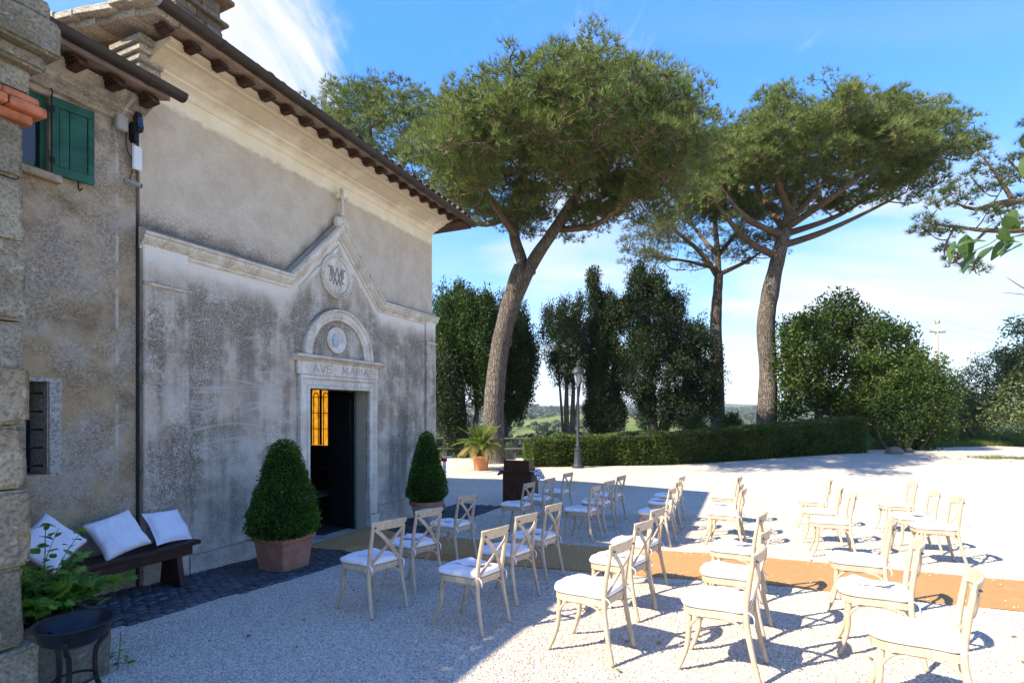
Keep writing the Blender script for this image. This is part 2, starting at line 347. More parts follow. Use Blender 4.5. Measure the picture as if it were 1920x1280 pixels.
        col = t.mix(t.math('MULTIPLY', t.map(t.noise(9, 4, 0.6, off=(2, 5, 1)), 0.60, 0.68), 0.35), col, (0.40, 0.28, 0.08))
        bs, bd = 0.6, 0.006
    h = t.math('ADD', t.math('MULTIPLY', fine, 0.7), t.math('ADD', t.math('MULTIPLY', grit, 0.3), t.math('MULTIPLY', mid, 1.2)))
    return t.done(col, 0.92, t.bump(h, bs * 0.8, bd), spec=0.15)
M = {}
for k in ('low', 'up', 'house', 'trim'): M['pl_' + k] = plaster('plaster_' + k, k)
def stone(name, c1, c2, spots=0.6, yellow=0.25):
    t = NT(name); a = t.noise(2.2, 6, 0.65); f = t.noise(40, 9, 0.8)
    col = t.mix(t.map(a, 0.32, 0.68), c1, c2); col = t.mix(t.map(f, 0.56, 0.40, 0, 0.65), col, (0.10, 0.09, 0.07))
    col = t.mix(t.math('MULTIPLY', t.map(t.noise(11, 3, 0.5, off=(3, 1, 8)), 0.63, 0.66), spots), col, (0.60, 0.58, 0.52))
    col = t.mix(t.math('MULTIPLY', t.map(t.noise(5, 4, 0.6, off=(9, 4, 2)), 0.58, 0.70), yellow), col, (0.50, 0.30, 0.04))
    col = t.mix(1.0, col, t.ramp(t.rnd(), [(0, (0.78, 0.78, 0.76)), (1, (1.08, 1.05, 1.0))]), 'MULTIPLY')
    return t.done(col, 0.93, t.bump(t.math('ADD', f, a), 1.0, 0.02), spec=0.15)
M['pier'] = stone('pier_stone', (0.33, 0.28, 0.19), (0.58, 0.51, 0.38))
M['verge'] = stone('roof_stone', (0.50, 0.46, 0.38), (0.74, 0.70, 0.62), 0.3, 0.12)
M['chim'] = stone('chimney_stone', (0.20, 0.15, 0.11), (0.36, 0.29, 0.22), 0.3, 0.35)
M['trough'] = stone('trough_stone', (0.17, 0.155, 0.12), (0.30, 0.28, 0.22), 0.3, 0.3)
M['white_stone'] = stone('pale_frame_stone', (0.66, 0.64, 0.58), (0.80, 0.78, 0.72), 0.2, 0.0)
M['terra'] = simple('terracotta', (0.40, 0.165, 0.10), 0.85, 0.16, 5, 0.25, 50, c2=(0.45, 0.225, 0.155))
M['terra_bright'] = simple('terracotta_clean', (0.50, 0.20, 0.10), 0.85, 0.12, 4, 0.2, 40)
M['brick'] = simple('brick_moulding', (0.48, 0.16, 0.08), 0.9, 0.3, 9, 0.6, 60, 0.008)
M['pot_pale'] = simple('limed_pot', (0.42, 0.33, 0.28), 0.9, 0.2, 4, 0.3, 50, c2=(0.55, 0.52, 0.48))
M['tile'] = simple('roof_tile', (0.20, 0.135, 0.095), 0.9, 0.45, 5, 0.5, 40, 0.008, objvar=0.35)
M['soffit'] = simple('soffit_clay', (0.36, 0.26, 0.19), 0.9, 0.2, 6, 0.3, 40)
M['rafter'] = simple('bracket_clay', (0.075, 0.036, 0.024), 0.9, 0.35, 12, 0.8, 40, 0.01, objvar=0.3)
M['gutter'] = simple('brown_gutter', (0.055, 0.042, 0.034), 0.5, 0.15, 3, 0.1, 80, 0.002, metal=0.3)
M['green'] = simple('green_paint', (0.010, 0.095, 0.062), 0.5, 0.38, 5, 0.25, 70, 0.003)
M['doorpaint'] = simple('dark_door_paint', (0.012, 0.020, 0.018), 0.4, 0.2, 5, 0.1, 60)
M['dooredge'] = simple('door_edge_paint', (0.05, 0.10, 0.09), 0.6, 0.3, 12, 0.2, 60)
M['iron'] = simple('dark_iron', (0.020, 0.021, 0.023), 0.5, 0.3, 10, 0.2, 80, 0.002, metal=0.6)
M['bowl'] = simple('fire_bowl_steel', (0.016, 0.024, 0.032), 0.45, 0.3, 6, 0.15, 60, 0.002, metal=0.5)
M['lamp'] = simple('lamp_grey', (0.035, 0.042, 0.05), 0.55, 0.15, 6, 0.1, 60, 0.002, metal=0.2)
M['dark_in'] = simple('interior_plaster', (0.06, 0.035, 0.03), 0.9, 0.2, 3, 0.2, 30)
M['white'] = simple('white_plastic', (0.75, 0.76, 0.77), 0.4, 0.04, 3, 0, 1)
M['grey'] = simple('grey_plastic', (0.35, 0.36, 0.36), 0.5, 0.08, 3, 0, 1)
M['black'] = simple('black_plastic', (0.015, 0.015, 0.016), 0.45, 0.1, 3, 0, 1)
M['cable'] = simple('cable_dark', (0.02, 0.035, 0.03), 0.6, 0.1, 3, 0, 1)
def fabric(name, c, s=700, var=0.03, bump=0.12):
    t = NT(name); a = t.noise(5, 4, 0.5); wv = t.noise(s, 2, 0.5)
    fo = t.noise(7.0, 4, 0.55, sc=(1, .45, 1), dist=1.2)
    return t.done(t.mix(t.map(a, 0.3, 0.7), mulc(c, 1 - var), mulc(c, 1 + var)), 0.95, t.bump(fo, 0.55, 0.03, t.bump(wv, bump, 0.001)), spec=0.1)
M['cushion'] = fabric('white_cotton', (0.80, 0.80, 0.82))
M['pillow'] = fabric('pillow_cotton', (0.76, 0.77, 0.82))
M['paper'] = simple('leaflet_paper', (0.74, 0.75, 0.78), 0.7, 0.04, 9, 0, 1)
def wood(name, c1, c2, objvar=0.18, rough=0.55, stretch=(18, 18, 2)):
    t = NT(name); a = t.noise(3.0, 6, 0.6, sc=stretch); b = t.noise(5, 3)
    col = t.mix(t.map(a, 0.35, 0.65), c1, c2); col = t.mix(t.map(b, 0.3, 0.7, 0.0, 0.3), col, mulc(c1, 0.75))
    col = t.mix(1.0, col, t.ramp(t.rnd(), [(0, (1 - objvar, 1 - objvar * 1.1, 1 - objvar * 1.2)), (1, (1.04, 1.02, 1.0))]), 'MULTIPLY')
    return t.done(col, rough, t.bump(a, 0.12, 0.002), spec=0.3)
M['chair'] = wood('limed_oak', (0.49, 0.39, 0.275), (0.64, 0.53, 0.395), 0.16)
M['bench'] = wood('bench_wood', (0.030, 0.014, 0.012), (0.055, 0.026, 0.021), 0.05, 0.45, (2, 16, 16))
M['desk'] = wood('desk_walnut', (0.055, 0.020, 0.012), (0.11, 0.042, 0.024), 0.1, 0.4)
M['box_wood'] = wood('box_pine', (0.36, 0.21, 0.12), (0.46, 0.29, 0.17), 0.1, 0.6)
M['pole'] = wood('weathered_pole', (0.33, 0.29, 0.23), (0.45, 0.40, 0.33), 0.1, 0.9)
M['rail'] = wood('fence_wood', (0.08, 0.07, 0.06), (0.16, 0.14, 0.12), 0.2, 0.9)
def bark(name, c1, c2, vs=6.0):
    t = NT(name); mp = t.n('ShaderNodeMapping'); t.l(t.obj, mp.inputs[0]); mp.inputs['Scale'].default_value = (1, 1, 0.22)
    d = t.n('ShaderNodeVectorMath', operation='ADD'); t.l(mp.outputs[0], d.inputs[0]); nz = t.noise(3, 4, 0.6, col=True); sc = t.n('ShaderNodeVectorMath', operation='SCALE'); t.l(nz, sc.inputs[0]); sc.inputs['Scale'].default_value = 0.22; t.l(sc.outputs[0], d.inputs[1])
    v = t.vor(vs, 'DISTANCE_TO_EDGE', vec=d.outputs[0]); f = t.noise(30, 6, 0.7)
    col = t.mix(t.map(t.noise(1.5, 4), 0.3, 0.7), c1, c2); col = t.mix(t.map(v, 0.10, 0.0), col, mulc(c1, 0.35)); col = t.mix(t.map(f, 0.3, 0.7, 0, 0.4), col, mulc(c2, 1.25))
    return t.done(col, 0.95, t.bump(t.map(v, 0, 0.2), 0.9, 0.05, t.bump(f, 0.5, 0.01)), spec=0.1)
M['pinebark'] = bark('pine_bark', (0.11, 0.092, 0.078), (0.195, 0.168, 0.142), 11)
M['pinelimb'] = bark('pine_limb_bark', (0.155, 0.105, 0.072), (0.23, 0.165, 0.12), 14)
M['cypbark'] = bark('cypress_bark', (0.10, 0.085, 0.07), (0.18, 0.155, 0.13), 14)
M['twig'] = simple('twig_bark', (0.13, 0.095, 0.07), 0.95, 0.25, 4, 0.3, 30)
M['pine1'] = foliage('stone_pine_needles', ((0.062, 0.098, 0.030), (0.138, 0.190, 0.058), (0.260, 0.295, 0.115)), 0.30, 0.7)
M['pinedark'] = foliage('shaded_pine_needles', ((0.030, 0.050, 0.018), (0.060, 0.092, 0.030), (0.13, 0.165, 0.05)), 0.25, 0.7)  # darker copy of the pine needles, shade put into the colour
M['pine2'] = foliage('pale_pine_needles', ((0.070, 0.085, 0.045), (0.13, 0.15, 0.075), (0.21, 0.215, 0.12)), 0.30, 0.7)
M['cyp'] = foliage('cypress_green', ((0.009, 0.019, 0.008), (0.019, 0.037, 0.013), (0.042, 0.072, 0.022)), 0.18, 0.8)
M['cyp2'] = foliage('cypress_fresh_green', ((0.016, 0.038, 0.012), (0.034, 0.075, 0.020), (0.075, 0.13, 0.032)), 0.25, 0.6)
M['broad'] = foliage('broadleaf_green', ((0.016, 0.042, 0.009), (0.042, 0.088, 0.018), (0.115, 0.165, 0.032)), 0.32, 0.5)
M['olive'] = foliage('grey_green_leaves', ((0.045, 0.075, 0.026), (0.11, 0.155, 0.060), (0.19, 0.24, 0.11)), 0.3, 0.5)
M['hedge'] = foliage('laurel_hedge', ((0.026, 0.050, 0.012), (0.062, 0.108, 0.022), (0.140, 0.190, 0.050)), 0.2, 1.3)
M['box'] = foliage('boxwood_leaves', ((0.018, 0.056, 0.008), (0.050, 0.130, 0.013), (0.115, 0.25, 0.026)), 0.28, 3.0, 0.4, 0.4)
M['core'] = simple('dark_fill', (0.014, 0.020, 0.010), 1.0, 0.3, 8, 0.8, 30, 0.02)  # near-black fill for the added hedge and cone cores and for soil
M['grass'] = foliage('grass_blades', ((0.05, 0.085, 0.02), (0.10, 0.15, 0.035), (0.19, 0.21, 0.07)), 0.35, 0.5)
M['palm'] = foliage('palm_green', ((0.055, 0.11, 0.020), (0.12, 0.19, 0.035), (0.24, 0.27, 0.07)), 0.35, 1.5)
M['palm_old'] = foliage('palm_yellowed', ((0.16, 0.14, 0.045), (0.27, 0.23, 0.08), (0.38, 0.31, 0.13)), 0.3, 1.5)
def leafmat(name, c1, c2):
    t = NT(name); col = t.mix(t.rnd(), c1, c2); x, y, z = t.sep(); mid = t.map(t.math('ABSOLUTE', x), 0.0025, 0.0); col = t.mix(t.math('MULTIPLY', mid, 0.5), col, mulc(c2, 1.5)); t.done(col, 0.4, spec=0.4)
    tr = t.n('ShaderNodeBsdfTranslucent'); t.l(t.mix(1.0, col, (1.4, 1.5, 0.7), 'MULTIPLY'), tr.inputs[0]); mx = t.n('ShaderNodeMixShader'); mx.inputs[0].default_value = 0.35
    t.l(t.b.outputs[0], mx.inputs[1]); t.l(tr.outputs[0], mx.inputs[2]); t.l(mx.outputs[0], t.o.inputs[0]); return t.m
M['vine'] = leafmat('vine_leaf', (0.045, 0.15, 0.022), (0.17, 0.34, 0.055))
M['bayleaf'] = leafmat('broad_leaf', (0.035, 0.085, 0.030), (0.10, 0.17, 0.060))
def gravel():
    t = NT('gravel'); P = t.obj; d = t.noise(2.0, 4, 0.6)
    v1 = t.vor(58, vec=P); c1 = t.vor(58, out='Color', vec=P); v2 = t.vor(105, vec=P)
    cs = t.sep(c1)[0]
    col = t.ramp(cs, [(0.0, (0.42, 0.36, 0.28)), (0.35, (0.58, 0.51, 0.41)), (0.75, (0.68, 0.605, 0.50)), (1.0, (0.78, 0.72, 0.62))])
    col = t.mix(t.map(v1, 0.50, 0.80), col, (0.30, 0.26, 0.215)); col = t.mix(t.map(t.noise(0.35, 5, 0.6), 0.52, 0.66, 0, 0.45), col, (0.52, 0.42, 0.29))
    col = t.mix(t.map(d, 0.3, 0.7, 0.0, 0.14), col, (0.36, 0.34, 0.31))
    h = t.math('SUBTRACT', 1.0, v1); return t.done(col, 0.92, t.bump(h, 0.7, 0.008, t.bump(v2, 0.3, 0.003)), spec=0.15)
M['gravel'] = gravel()
def pebble():
    t = NT('pebble'); r = t.n('ShaderNodeObjectInfo').outputs['Random']
    col = t.ramp(r, [(0.0, (0.28, 0.235, 0.18)), (0.3, (0.52, 0.445, 0.345)), (0.7, (0.68, 0.59, 0.465)), (1.0, (0.82, 0.745, 0.62))])
    return t.done(t.mix(t.noise(200, 3), col, t.mix(0.7, col, (0.35, 0.33, 0.30))), 0.85, spec=0.2)
M['pebble'] = pebble()
def coir():
    t = NT('coir_carpet'); a = t.noise(260, 4, 0.7); b = t.noise(3, 5, 0.6); w_ = t.noise(1.0, 3, 0.6, sc=(160, 26, 1))
    col = t.mix(t.map(a, 0.3, 0.7), (0.33, 0.175, 0.068), (0.58, 0.34, 0.150)); col = t.mix(t.map(b, 0.35, 0.7, 0, 0.25), col, (0.36, 0.19, 0.08)); foot = t.noise(9, 3, 0.5); col = t.mix(t.map(foot, 0.56, 0.68, 0, 0.28), col, (0.58, 0.40, 0.22))
    return t.done(col, 0.97, t.bump(t.math('ADD', a, w_), 0.8, 0.006), spec=0.08)
M['coir'] = coir()
def cobmat():
    t = NT('basalt'); a = t.noise(14, 6, 0.7); col = t.mix(t.map(a, 0.3, 0.7), (0.030, 0.036, 0.044), (0.085, 0.098, 0.112))
    col = t.mix(1.0, col, t.ramp(t.rnd(), [(0, (0.6, 0.6, 0.6)), (1, (1.25, 1.25, 1.25))]), 'MULTIPLY')
    return t.done(col, 0.62, t.bump(a, 0.7, 0.01), spec=0.4)
M['cobble'] = cobmat()
M['joint'] = simple('joint_sand', (0.10, 0.10, 0.095), 0.95, 0.3, 30, 0.8, 90, 0.008)
def land():
    t = NT('land'); a = t.noise(0.012, 6, 0.62); b = t.noise(0.09, 6, 0.65); f = t.noise(1.2, 5, 0.7)
    col = t.ramp(a, [(0.36, (0.045, 0.075, 0.022)), (0.44, (0.105, 0.145, 0.042)), (0.55, (0.17, 0.19, 0.065)), (0.66, (0.23, 0.21, 0.09))])
    col = t.mix(t.map(b, 0.56, 0.66, 0, 0.6), col, (0.035, 0.06, 0.02)); col = t.mix(t.map(f, 0.3, 0.7, 0, 0.45), col, (0.07, 0.105, 0.03))
    x, y, z = t.sep(); d = t.math('POWER', t.math('ADD', t.math('POWER', x, 2.0), t.math('POWER', y, 2.0)), 0.5)
    wood_ = t.mix(t.map(t.noise(0.02, 8, 0.75), 0.35, 0.65), (0.020, 0.036, 0.014), (0.060, 0.085, 0.035))
    col = t.mix(t.math('MULTIPLY', t.map(d, 520, 800), t.map(t.noise(0.004, 5, 0.6), 0.60, 0.50)), col, wood_)
    return t.done(col, 0.95, t.bump(f, 0.6, 0.08), spec=0.1)
M['land'] = land()
M['farwood'] = foliage('far_wood', ((0.018, 0.034, 0.012), (0.036, 0.060, 0.020), (0.065, 0.095, 0.032)), 0.1, 0.02)
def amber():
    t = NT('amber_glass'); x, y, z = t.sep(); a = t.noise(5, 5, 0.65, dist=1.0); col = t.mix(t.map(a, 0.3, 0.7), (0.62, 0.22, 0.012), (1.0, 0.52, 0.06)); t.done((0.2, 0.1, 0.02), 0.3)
    t.l(col, t.b.inputs['Emission Color']); t.b.inputs['Emission Strength'].default_value = 0.19; return t.m  # pane glows by itself, in place of daylight through the amber glass
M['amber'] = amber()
M['glass'] = simple('window_glass', (0.012, 0.022, 0.035), 0.06, 0.1, 2, 0, 1, spec=0.7)
def lampglass():
    t = NT('lantern_glass'); t.done((0.75, 0.78, 0.8), 0.25); t.b.inputs['Transmission Weight'].default_value = 0.7; return t.m
M['lampglass'] = lampglass()
M['cameo'] = simple('blue_white_ceramic', (0.42, 0.50, 0.54), 0.3, 0.25, 30, 0.2, 60)
M['red'] = simple('red_paint', (0.45, 0.03, 0.02), 0.5, 0.1, 4, 0, 1)
def printcloth():
    t = NT('printed_cloth'); v = t.noise(26, 3, 0.6); return t.done(t.mix(t.map(v, 0.50, 0.54), (0.62, 0.64, 0.68), (0.05, 0.055, 0.07)), 0.9)
M['print'] = printcloth()
# ------------------------------------------------------------------ land, gravel, cobbles, carpet
def yedge(x): return 24.3 if x < 3 else (23.2 if x < 15.2 else 24.6 + (x - 15.2) * 0.33)
def T(x, y):
    r = math.hypot(x, y); z = g(x, y) - 0.06
    lim = 24.6 + 13 * sstep(1.5, 6, x)
    s = max(0.0, y - lim)
    if s > 0:
        k = sstep(0, 6, s); fall = -0.088 * min(s, 190) - 0.02 * max(0, min(s - 190, 200))
        z = z * (1 - k) + (-0.5 + fall) * k if s < 6 else -0.5 + fall
        z += 19 * math.exp(-((x - 75) / 95) ** 2 - ((y - 430) / 130) ** 2) + 7 * math.exp(-((x + 90) / 120) ** 2 - ((y - 520) / 120) ** 2)
        z += sstep(60, 250, s) * (2.5 * noise.noise((x * 0.012, y * 0.012, 3)) + 1.0 * noise.noise((x * 0.04, y * 0.04, 1)))
        az = x / max(y, 1)
        z += sstep(620, 1700, r) * (32 + 20 * noise.noise((az * 3.2, 0.3, r * 0.0004)) + 7 * noise.noise((az * 13, 1.7, 0.2)) + 26 * sstep(0.5, 0.85, az))
        z += sstep(1900, 3200, r) * (16 + 26 * noise.noise((az * 2.2 + 4, 2.3, 0)))
    if x > 14: z += 0.9 * sstep(0.2, 4.5, y - yedge(x)) * sstep(15.0, 18, x) * (1 - sstep(30, 60, y))
    return z
mb = MB(); rad = [0.0] + [1.2 * i for i in range(1, 42)] + [50 * 1.075 ** i for i in range(1, 68)]
NA = 240; rings = []
for r in rad:
    rings.append([(r * math.sin(2 * math.pi * k / NA), r * math.cos(2 * math.pi * k / NA), T(r * math.sin(2 * math.pi * k / NA), r * math.cos(2 * math.pi * k / NA))) for k in range(NA)])
mb.ring(rings[1:], cap=False); mb.add(rings[1] + [(0, 0, T(0, 0))], [(k, (k + 1) % NA, NA) for k in range(NA)])
land_o = mb.build('terrain', M['land'], smooth=True); tag(land_o, kind='structure')
mb = MB(); st = 0.4; idx = {}
def gv(i, j):
    if (i, j) not in idx:
        x, y = -14 + i * st, -9 + j * st; idx[(i, j)] = len(mb.v); mb.v.append((x, y, g(x, y)))
    return idx[(i, j)]
for i in range(150):
    for j in range(106):
        x, y = -14 + (i + .5) * st, -9 + (j + .5) * st
        if y < yedge(x) + 0.5 * noise.noise((x * 0.6, y * 0.6, 0)): mb.f.append((gv(i, j), gv(i + 1, j), gv(i + 1, j + 1), gv(i, j + 1)))
gravel_o = mb.build('gravel_ground', M['gravel'], smooth=True); tag(gravel_o, kind='structure')
# carpet
CP = [(0.0, 2.44, 3.84), (0.35, 2.30, 3.86), (1.2, 2.32, 3.90), (3.0, 2.50, 4.02), (4.2, 2.62, 4.16), (6.4, 2.90, 4.36), (9.0, 2.84, 4.26), (13, 2.85, 4.25)]
def cedge(e):
    for a, b in zip(CP, CP[1:]):
        if a[0] <= e <= b[0]:
            k = (e - a[0]) / (b[0] - a[0]); return a[1] + (b[1] - a[1]) * k, a[2] + (b[2] - a[2]) * k
    return None
def on_carpet(x, y, m=0.0):
    d = Vector((x, y, 0)) - P0; e = d.dot(NRM); t = d.dot(U); c = cedge(e) if 0 <= e <= 13 else None
    return bool(c and c[0] - m < t < c[1] + m)
mb = MB(); top = []; NE = 130; NW = 14
for i in range(NE + 1):
    e = 13.0 * i / NE; a, b = cedge(e); a += .018 * noise.noise((e * 1.1, 0, 1)); b += .018 * noise.noise((e * 1.1, 4, 1)); row = []
    for j in range(NW + 1):
        t = a + (b - a) * j / NW; p = loc(t, e); z = g(p.x, p.y) + 0.016 + 0.004 * noise.noise((p.x * 3, p.y * 3, 0))
        if e < 0.9: z = max(z, -0.43 + 0.03 * (1 - e / 0.9) - (0.06 * sstep(0.2, 0.9, e)))
        z += 0.010 * max(0, noise.noise((e * 2.2, t * .7, 8))) ; z += 0.03 * math.exp(-((e - 0.75 - 0.25 * (j / NW)) / 0.09) ** 2)
        row.append((p.x, p.y, z))
    top.append(row)
vs = [p for r in top for p in r] + [(p[0], p[1], p[2] - 0.014) for r in top for p in r]; n1 = (NE + 1) * (NW + 1); fs = []
for i in range(NE):
    for j in range(NW):
        a = i * (NW + 1) + j; fs += [(a, a + 1, a + NW + 2, a + NW + 1), (a + n1, a + NW + 1 + n1, a + NW + 2 + n1, a + 1 + n1)]
    for j in (0, NW): a = i * (NW + 1) + j; fs.append((a, a + NW + 1, a + NW + 1 + n1, a + n1))
for i in (0, NE):
    for j in range(NW): a = i * (NW + 1) + j; fs.append((a, a + 1, a + 1 + n1, a + n1))
mb.add(vs, fs); carpet = mb.build('carpet', M['coir']); sm_angle(carpet, 30)
tag(carpet, 'long ochre coir carpet laid from the chapel door across the gravel between the chairs', 'carpet')
# cobbles along the front
pav = empty('cobbled_pavement', (0, 0, 0), kind='structure')
mb = MB(); row = []
def pave_e(t): return 1.17 + 0.07 * noise.noise((t * 1.7, 0, 3)) + 0.12 * sstep(-0.5, 0.8, t) - 0.15 * sstep(2, 5, t)
for i in range(60):
    t = -3.2 + i * 10.25 / 59; row.append([t, pave_e(t)])
for t, em in row:
    for k in range(9):
        e = 0.0 + (em + 0.06) * k / 8 if True else 0; p = loc(t, e); mb.v.append((p.x, p.y, g(p.x, p.y) + (0.005 if k < 8 else -0.02)))
for i in range(59):
    for k in range(8): a = i * 9 + k; mb.f.append((a, a + 1, a + 10, a + 9))
mb.build('joint_bed', M['joint'], pav, smooth=True)
cms = []
for k in range(4):
    m = MB(); s = 0.050; m.bx(-s, s, -s, s, -0.03, 0.0)
    m.v = [(x * (1 + 0.12 * random.uniform(-1, 1)), y * (1 + 0.12 * random.uniform(-1, 1)), z + (random.uniform(-.006, .006) if z > -0.01 else 0)) for x, y, z in m.v]
    cms.append(m.mesh('cobble', M['cobble'], bevel=0.014))
cob = []
for i in range(-22, 64):
    for k in range(12):
        t = i * 0.112 + (0.056 if k % 2 else 0) + random.uniform(-.008, .008); e = 0.045 + k * 0.108 + random.uniform(-.008, .008)
        if e > pave_e(t) - 0.03 or (2.35 < t < 3.9 and e < 1.2): continue
        p = loc(t, e); p.z = g(p.x, p.y) + 0.026 + random.uniform(-.006, .006); cob.append((p.length if t > -1.6 else 99, p, UA + random.uniform(-.12, .12), k))
cob.sort(key=lambda q: q[0]); rest = MB()
for n, (d, p, a, k) in enumerate(cob):
    me = cms[n % 4]
    if n < 300: link('cobble', me, pav, p, (random.uniform(-.06, .06), random.uniform(-.06, .06), a))
    else:
        Mx = Matrix.Rotation(a, 3, 'Z'); rest.add([Mx @ v.co + p for v in me.vertices], [tuple(q.vertices) for q in me.polygons])
tag(rest.build('cobble_setts', M['cobble'], pav), kind='stuff')
# loose stones of the gravel, where the camera stands close enough to see them one by one
def in_gravel(x, y):
    d = Vector((x, y, 0)) - P0; e = d.dot(NRM); t = d.dot(U)
    return not on_carpet(x, y, 0.02) and e > pave_e(t) - 0.04 + 0.03 * noise.noise((x * 6, y * 6, 1))
def pebbles(name, x0, x1, y0, y1, st, dens, rad_, sub, keep):
    m = MB(); ix = {}
    def pv(i, j):
        if (i, j) not in ix: x, y = x0 + i * st, y0 + j * st; ix[(i, j)] = len(m.v); m.v.append((x, y, g(x, y) + 0.001))
        return ix[(i, j)]
    for i in range(int((x1 - x0) / st)):
        for j in range(int((y1 - y0) / st)):
            x, y = x0 + (i + .5) * st, y0 + (j + .5) * st
            if keep(x, y) and in_gravel(x, y): m.f.append((pv(i, j), pv(i + 1, j), pv(i + 1, j + 1), pv(i, j + 1)))
    o = m.build(name, M['pebble']); tag(o, 'loose pale pebbles over the gravel ground among the chairs', 'gravel', kind='stuff')
    t = bpy.data.node_groups.new(name, 'GeometryNodeTree'); t.interface.new_socket('Geometry', in_out='INPUT', socket_type='NodeSocketGeometry'); t.interface.new_socket('Geometry', in_out='OUTPUT', socket_type='NodeSocketGeometry')
    N = lambda k: t.nodes.new(k); L = t.links.new
    gi, go = N('NodeGroupInput'), N('NodeGroupOutput'); dp = N('GeometryNodeDistributePointsOnFaces'); dp.inputs['Density'].default_value = dens
    ip = N('GeometryNodeInstanceOnPoints'); ico = N('GeometryNodeMeshIcoSphere'); ico.inputs['Radius'].default_value = rad_; ico.inputs['Subdivisions'].default_value = sub
    rv = N('FunctionNodeRandomValue'); rv.data_type = 'FLOAT_VECTOR'; rv.inputs[0].default_value = (0.55, 0.45, 0.30); rv.inputs[1].default_value = (1.5, 1.1, 0.75)
    rr = N('FunctionNodeRandomValue'); rr.data_type = 'FLOAT_VECTOR'; rr.inputs[0].default_value = (-0.5, -0.5, 0); rr.inputs[1].default_value = (0.5, 0.5, 6.28)
    sm = N('GeometryNodeSetMaterial'); sm.inputs['Material'].default_value = M['pebble']
    L(gi.outputs[0], dp.inputs['Mesh']); L(dp.outputs['Points'], ip.inputs['Points']); L(ico.outputs['Mesh'], sm.inputs['Geometry']); L(sm.outputs[0], ip.inputs['Instance'])
    L(rv.outputs[0], ip.inputs['Scale']); L(rr.outputs[0], ip.inputs['Rotation']); L(ip.outputs[0], go.inputs[0])
    md = o.modifiers.new('scatter', 'NODES'); md.node_group = t
lit = MB()
for i in range(260):                                                 # strays kicked onto the carpet edges
    e = random.uniform(.6, 10.5); a, b = cedge(e); k = abs(random.gauss(0, .16)); t = a + .01 + k if random.random() < .5 else b - .01 - k
    p = loc(t, e); s = random.uniform(.005, .010); p.z = g(p.x, p.y) + 0.024; lit.sphere(p, s, 6, 4, (1.2, .9, .7))
tag(lit.build('stray_pebbles', M['pebble']), 'stray pebbles lying on the edges of the ochre carpet', 'gravel', kind='stuff')
lit = MB()
for i in range(520):                                                 # dry leaves and needles on the gravel
    x = random.uniform(-2.5, 14); y = random.uniform(2.8, 19)
    if abs(x) > y or not in_gravel(x, y): continue
    p = Vector((x, y, g(x, y) + .014)); a = random.uniform(0, 6.28); c, s_ = math.cos(a), math.sin(a); L = random.uniform(.02, .05); W = L * random.choice((.12, .4, .5)); d = Vector((c, s_, random.uniform(-.1, .3))) * L; q = Vector((-s_, c, .2)) * W
    lit.add([p, p + d * .5 + q, p + d, p + d * .5 - q], [(0, 1, 2, 3)])
tag(lit.build('leaf_litter', simple('dry_litter', (0.20, 0.12, 0.05), .9, .4, 30, 0)), 'dry leaf bits scattered over the pale gravel', 'leaves', kind='stuff')
pebbles('gravel_pebbles', -2.9, 4.4, 2.8, 6.2, 0.12, 5200, 0.0088, 2, lambda x, y: abs(x) < y * 1.0 + 0.3 and y < 6.1)
pebbles('small_gravel_pebbles', -3.2, 8.6, 6.2, 11.0, 0.12, 2200, 0.0105, 1, lambda x, y: abs(x) < y * 0.98 + 0.2)

# ------------------------------------------------------------------ building helpers
def wall_holes(x0, x1, z0, z1, holes, y0, y1):
    """wall in the x,z plane between depth y0 (front) and y1 with rectangular holes, one closed skin"""
    m = MB(); xs = sorted({x0, x1, *[h[0] for h in holes], *[h[1] for h in holes]}); zs = sorted({z0, z1, *[h[2] for h in holes], *[h[3] for h in holes]})
    def inside(i, j):
        if i < 0 or j < 0 or i >= len(xs) - 1 or j >= len(zs) - 1: return False
        cx, cz = (xs[i] + xs[i + 1]) / 2, (zs[j] + zs[j + 1]) / 2
        return not any(h[0] < cx < h[1] and h[2] < cz < h[3] for h in holes)
    for i in range(len(xs) - 1):
        for j in range(len(zs) - 1):
            if not inside(i, j): continue
            a, b, c, d = xs[i], xs[i + 1], zs[j], zs[j + 1]
            m.add([(a, y0, c), (b, y0, c), (b, y0, d), (a, y0, d)], [(0, 1, 2, 3)]); m.add([(a, y1, c), (a, y1, d), (b, y1, d), (b, y1, c)], [(0, 1, 2, 3)])
            if not inside(i - 1, j): m.add([(a, y0, c), (a, y0, d), (a, y1, d), (a, y1, c)], [(0, 1, 2, 3)])
            if not inside(i + 1, j): m.add([(b, y0, c), (b, y1, c), (b, y1, d), (b, y0, d)], [(0, 1, 2, 3)])
            if not inside(i, j - 1): m.add([(a, y0, c), (a, y1, c), (b, y1, c), (b, y0, c)], [(0, 1, 2, 3)])
            if not inside(i, j + 1): m.add([(a, y0, d), (b, y0, d), (b, y1, d), (a, y1, d)], [(0, 1, 2, 3)])
    return m
def arc(cx, cz, r, a0, a1, n): return [(cx + r * math.cos(R(a0 + (a1 - a0) * i / n)), cz + r * math.sin(R(a0 + (a1 - a0) * i / n))) for i in range(n + 1)]
def roof_tile_mesh(L=0.46, r0=0.085, r1=0.068):
    m = MB(); n = 7; rg = []
    for k, (y, r) in enumerate(((0, r0), (L, r1))):
        o = [(r * math.cos(math.pi * i / n), y, r * math.sin(math.pi * i / n) * 0.8) for i in range(n + 1)]
        i_ = [((r - .013) * math.cos(math.pi * i / n), y, (r - .013) * math.sin(math.pi * i / n) * 0.8) for i in range(n, -1, -1)]
        rg.append(o + i_)
    m.ring(rg); return m.mesh('roof_tile', M['tile'], smooth=False)
TILE = roof_tile_mesh()
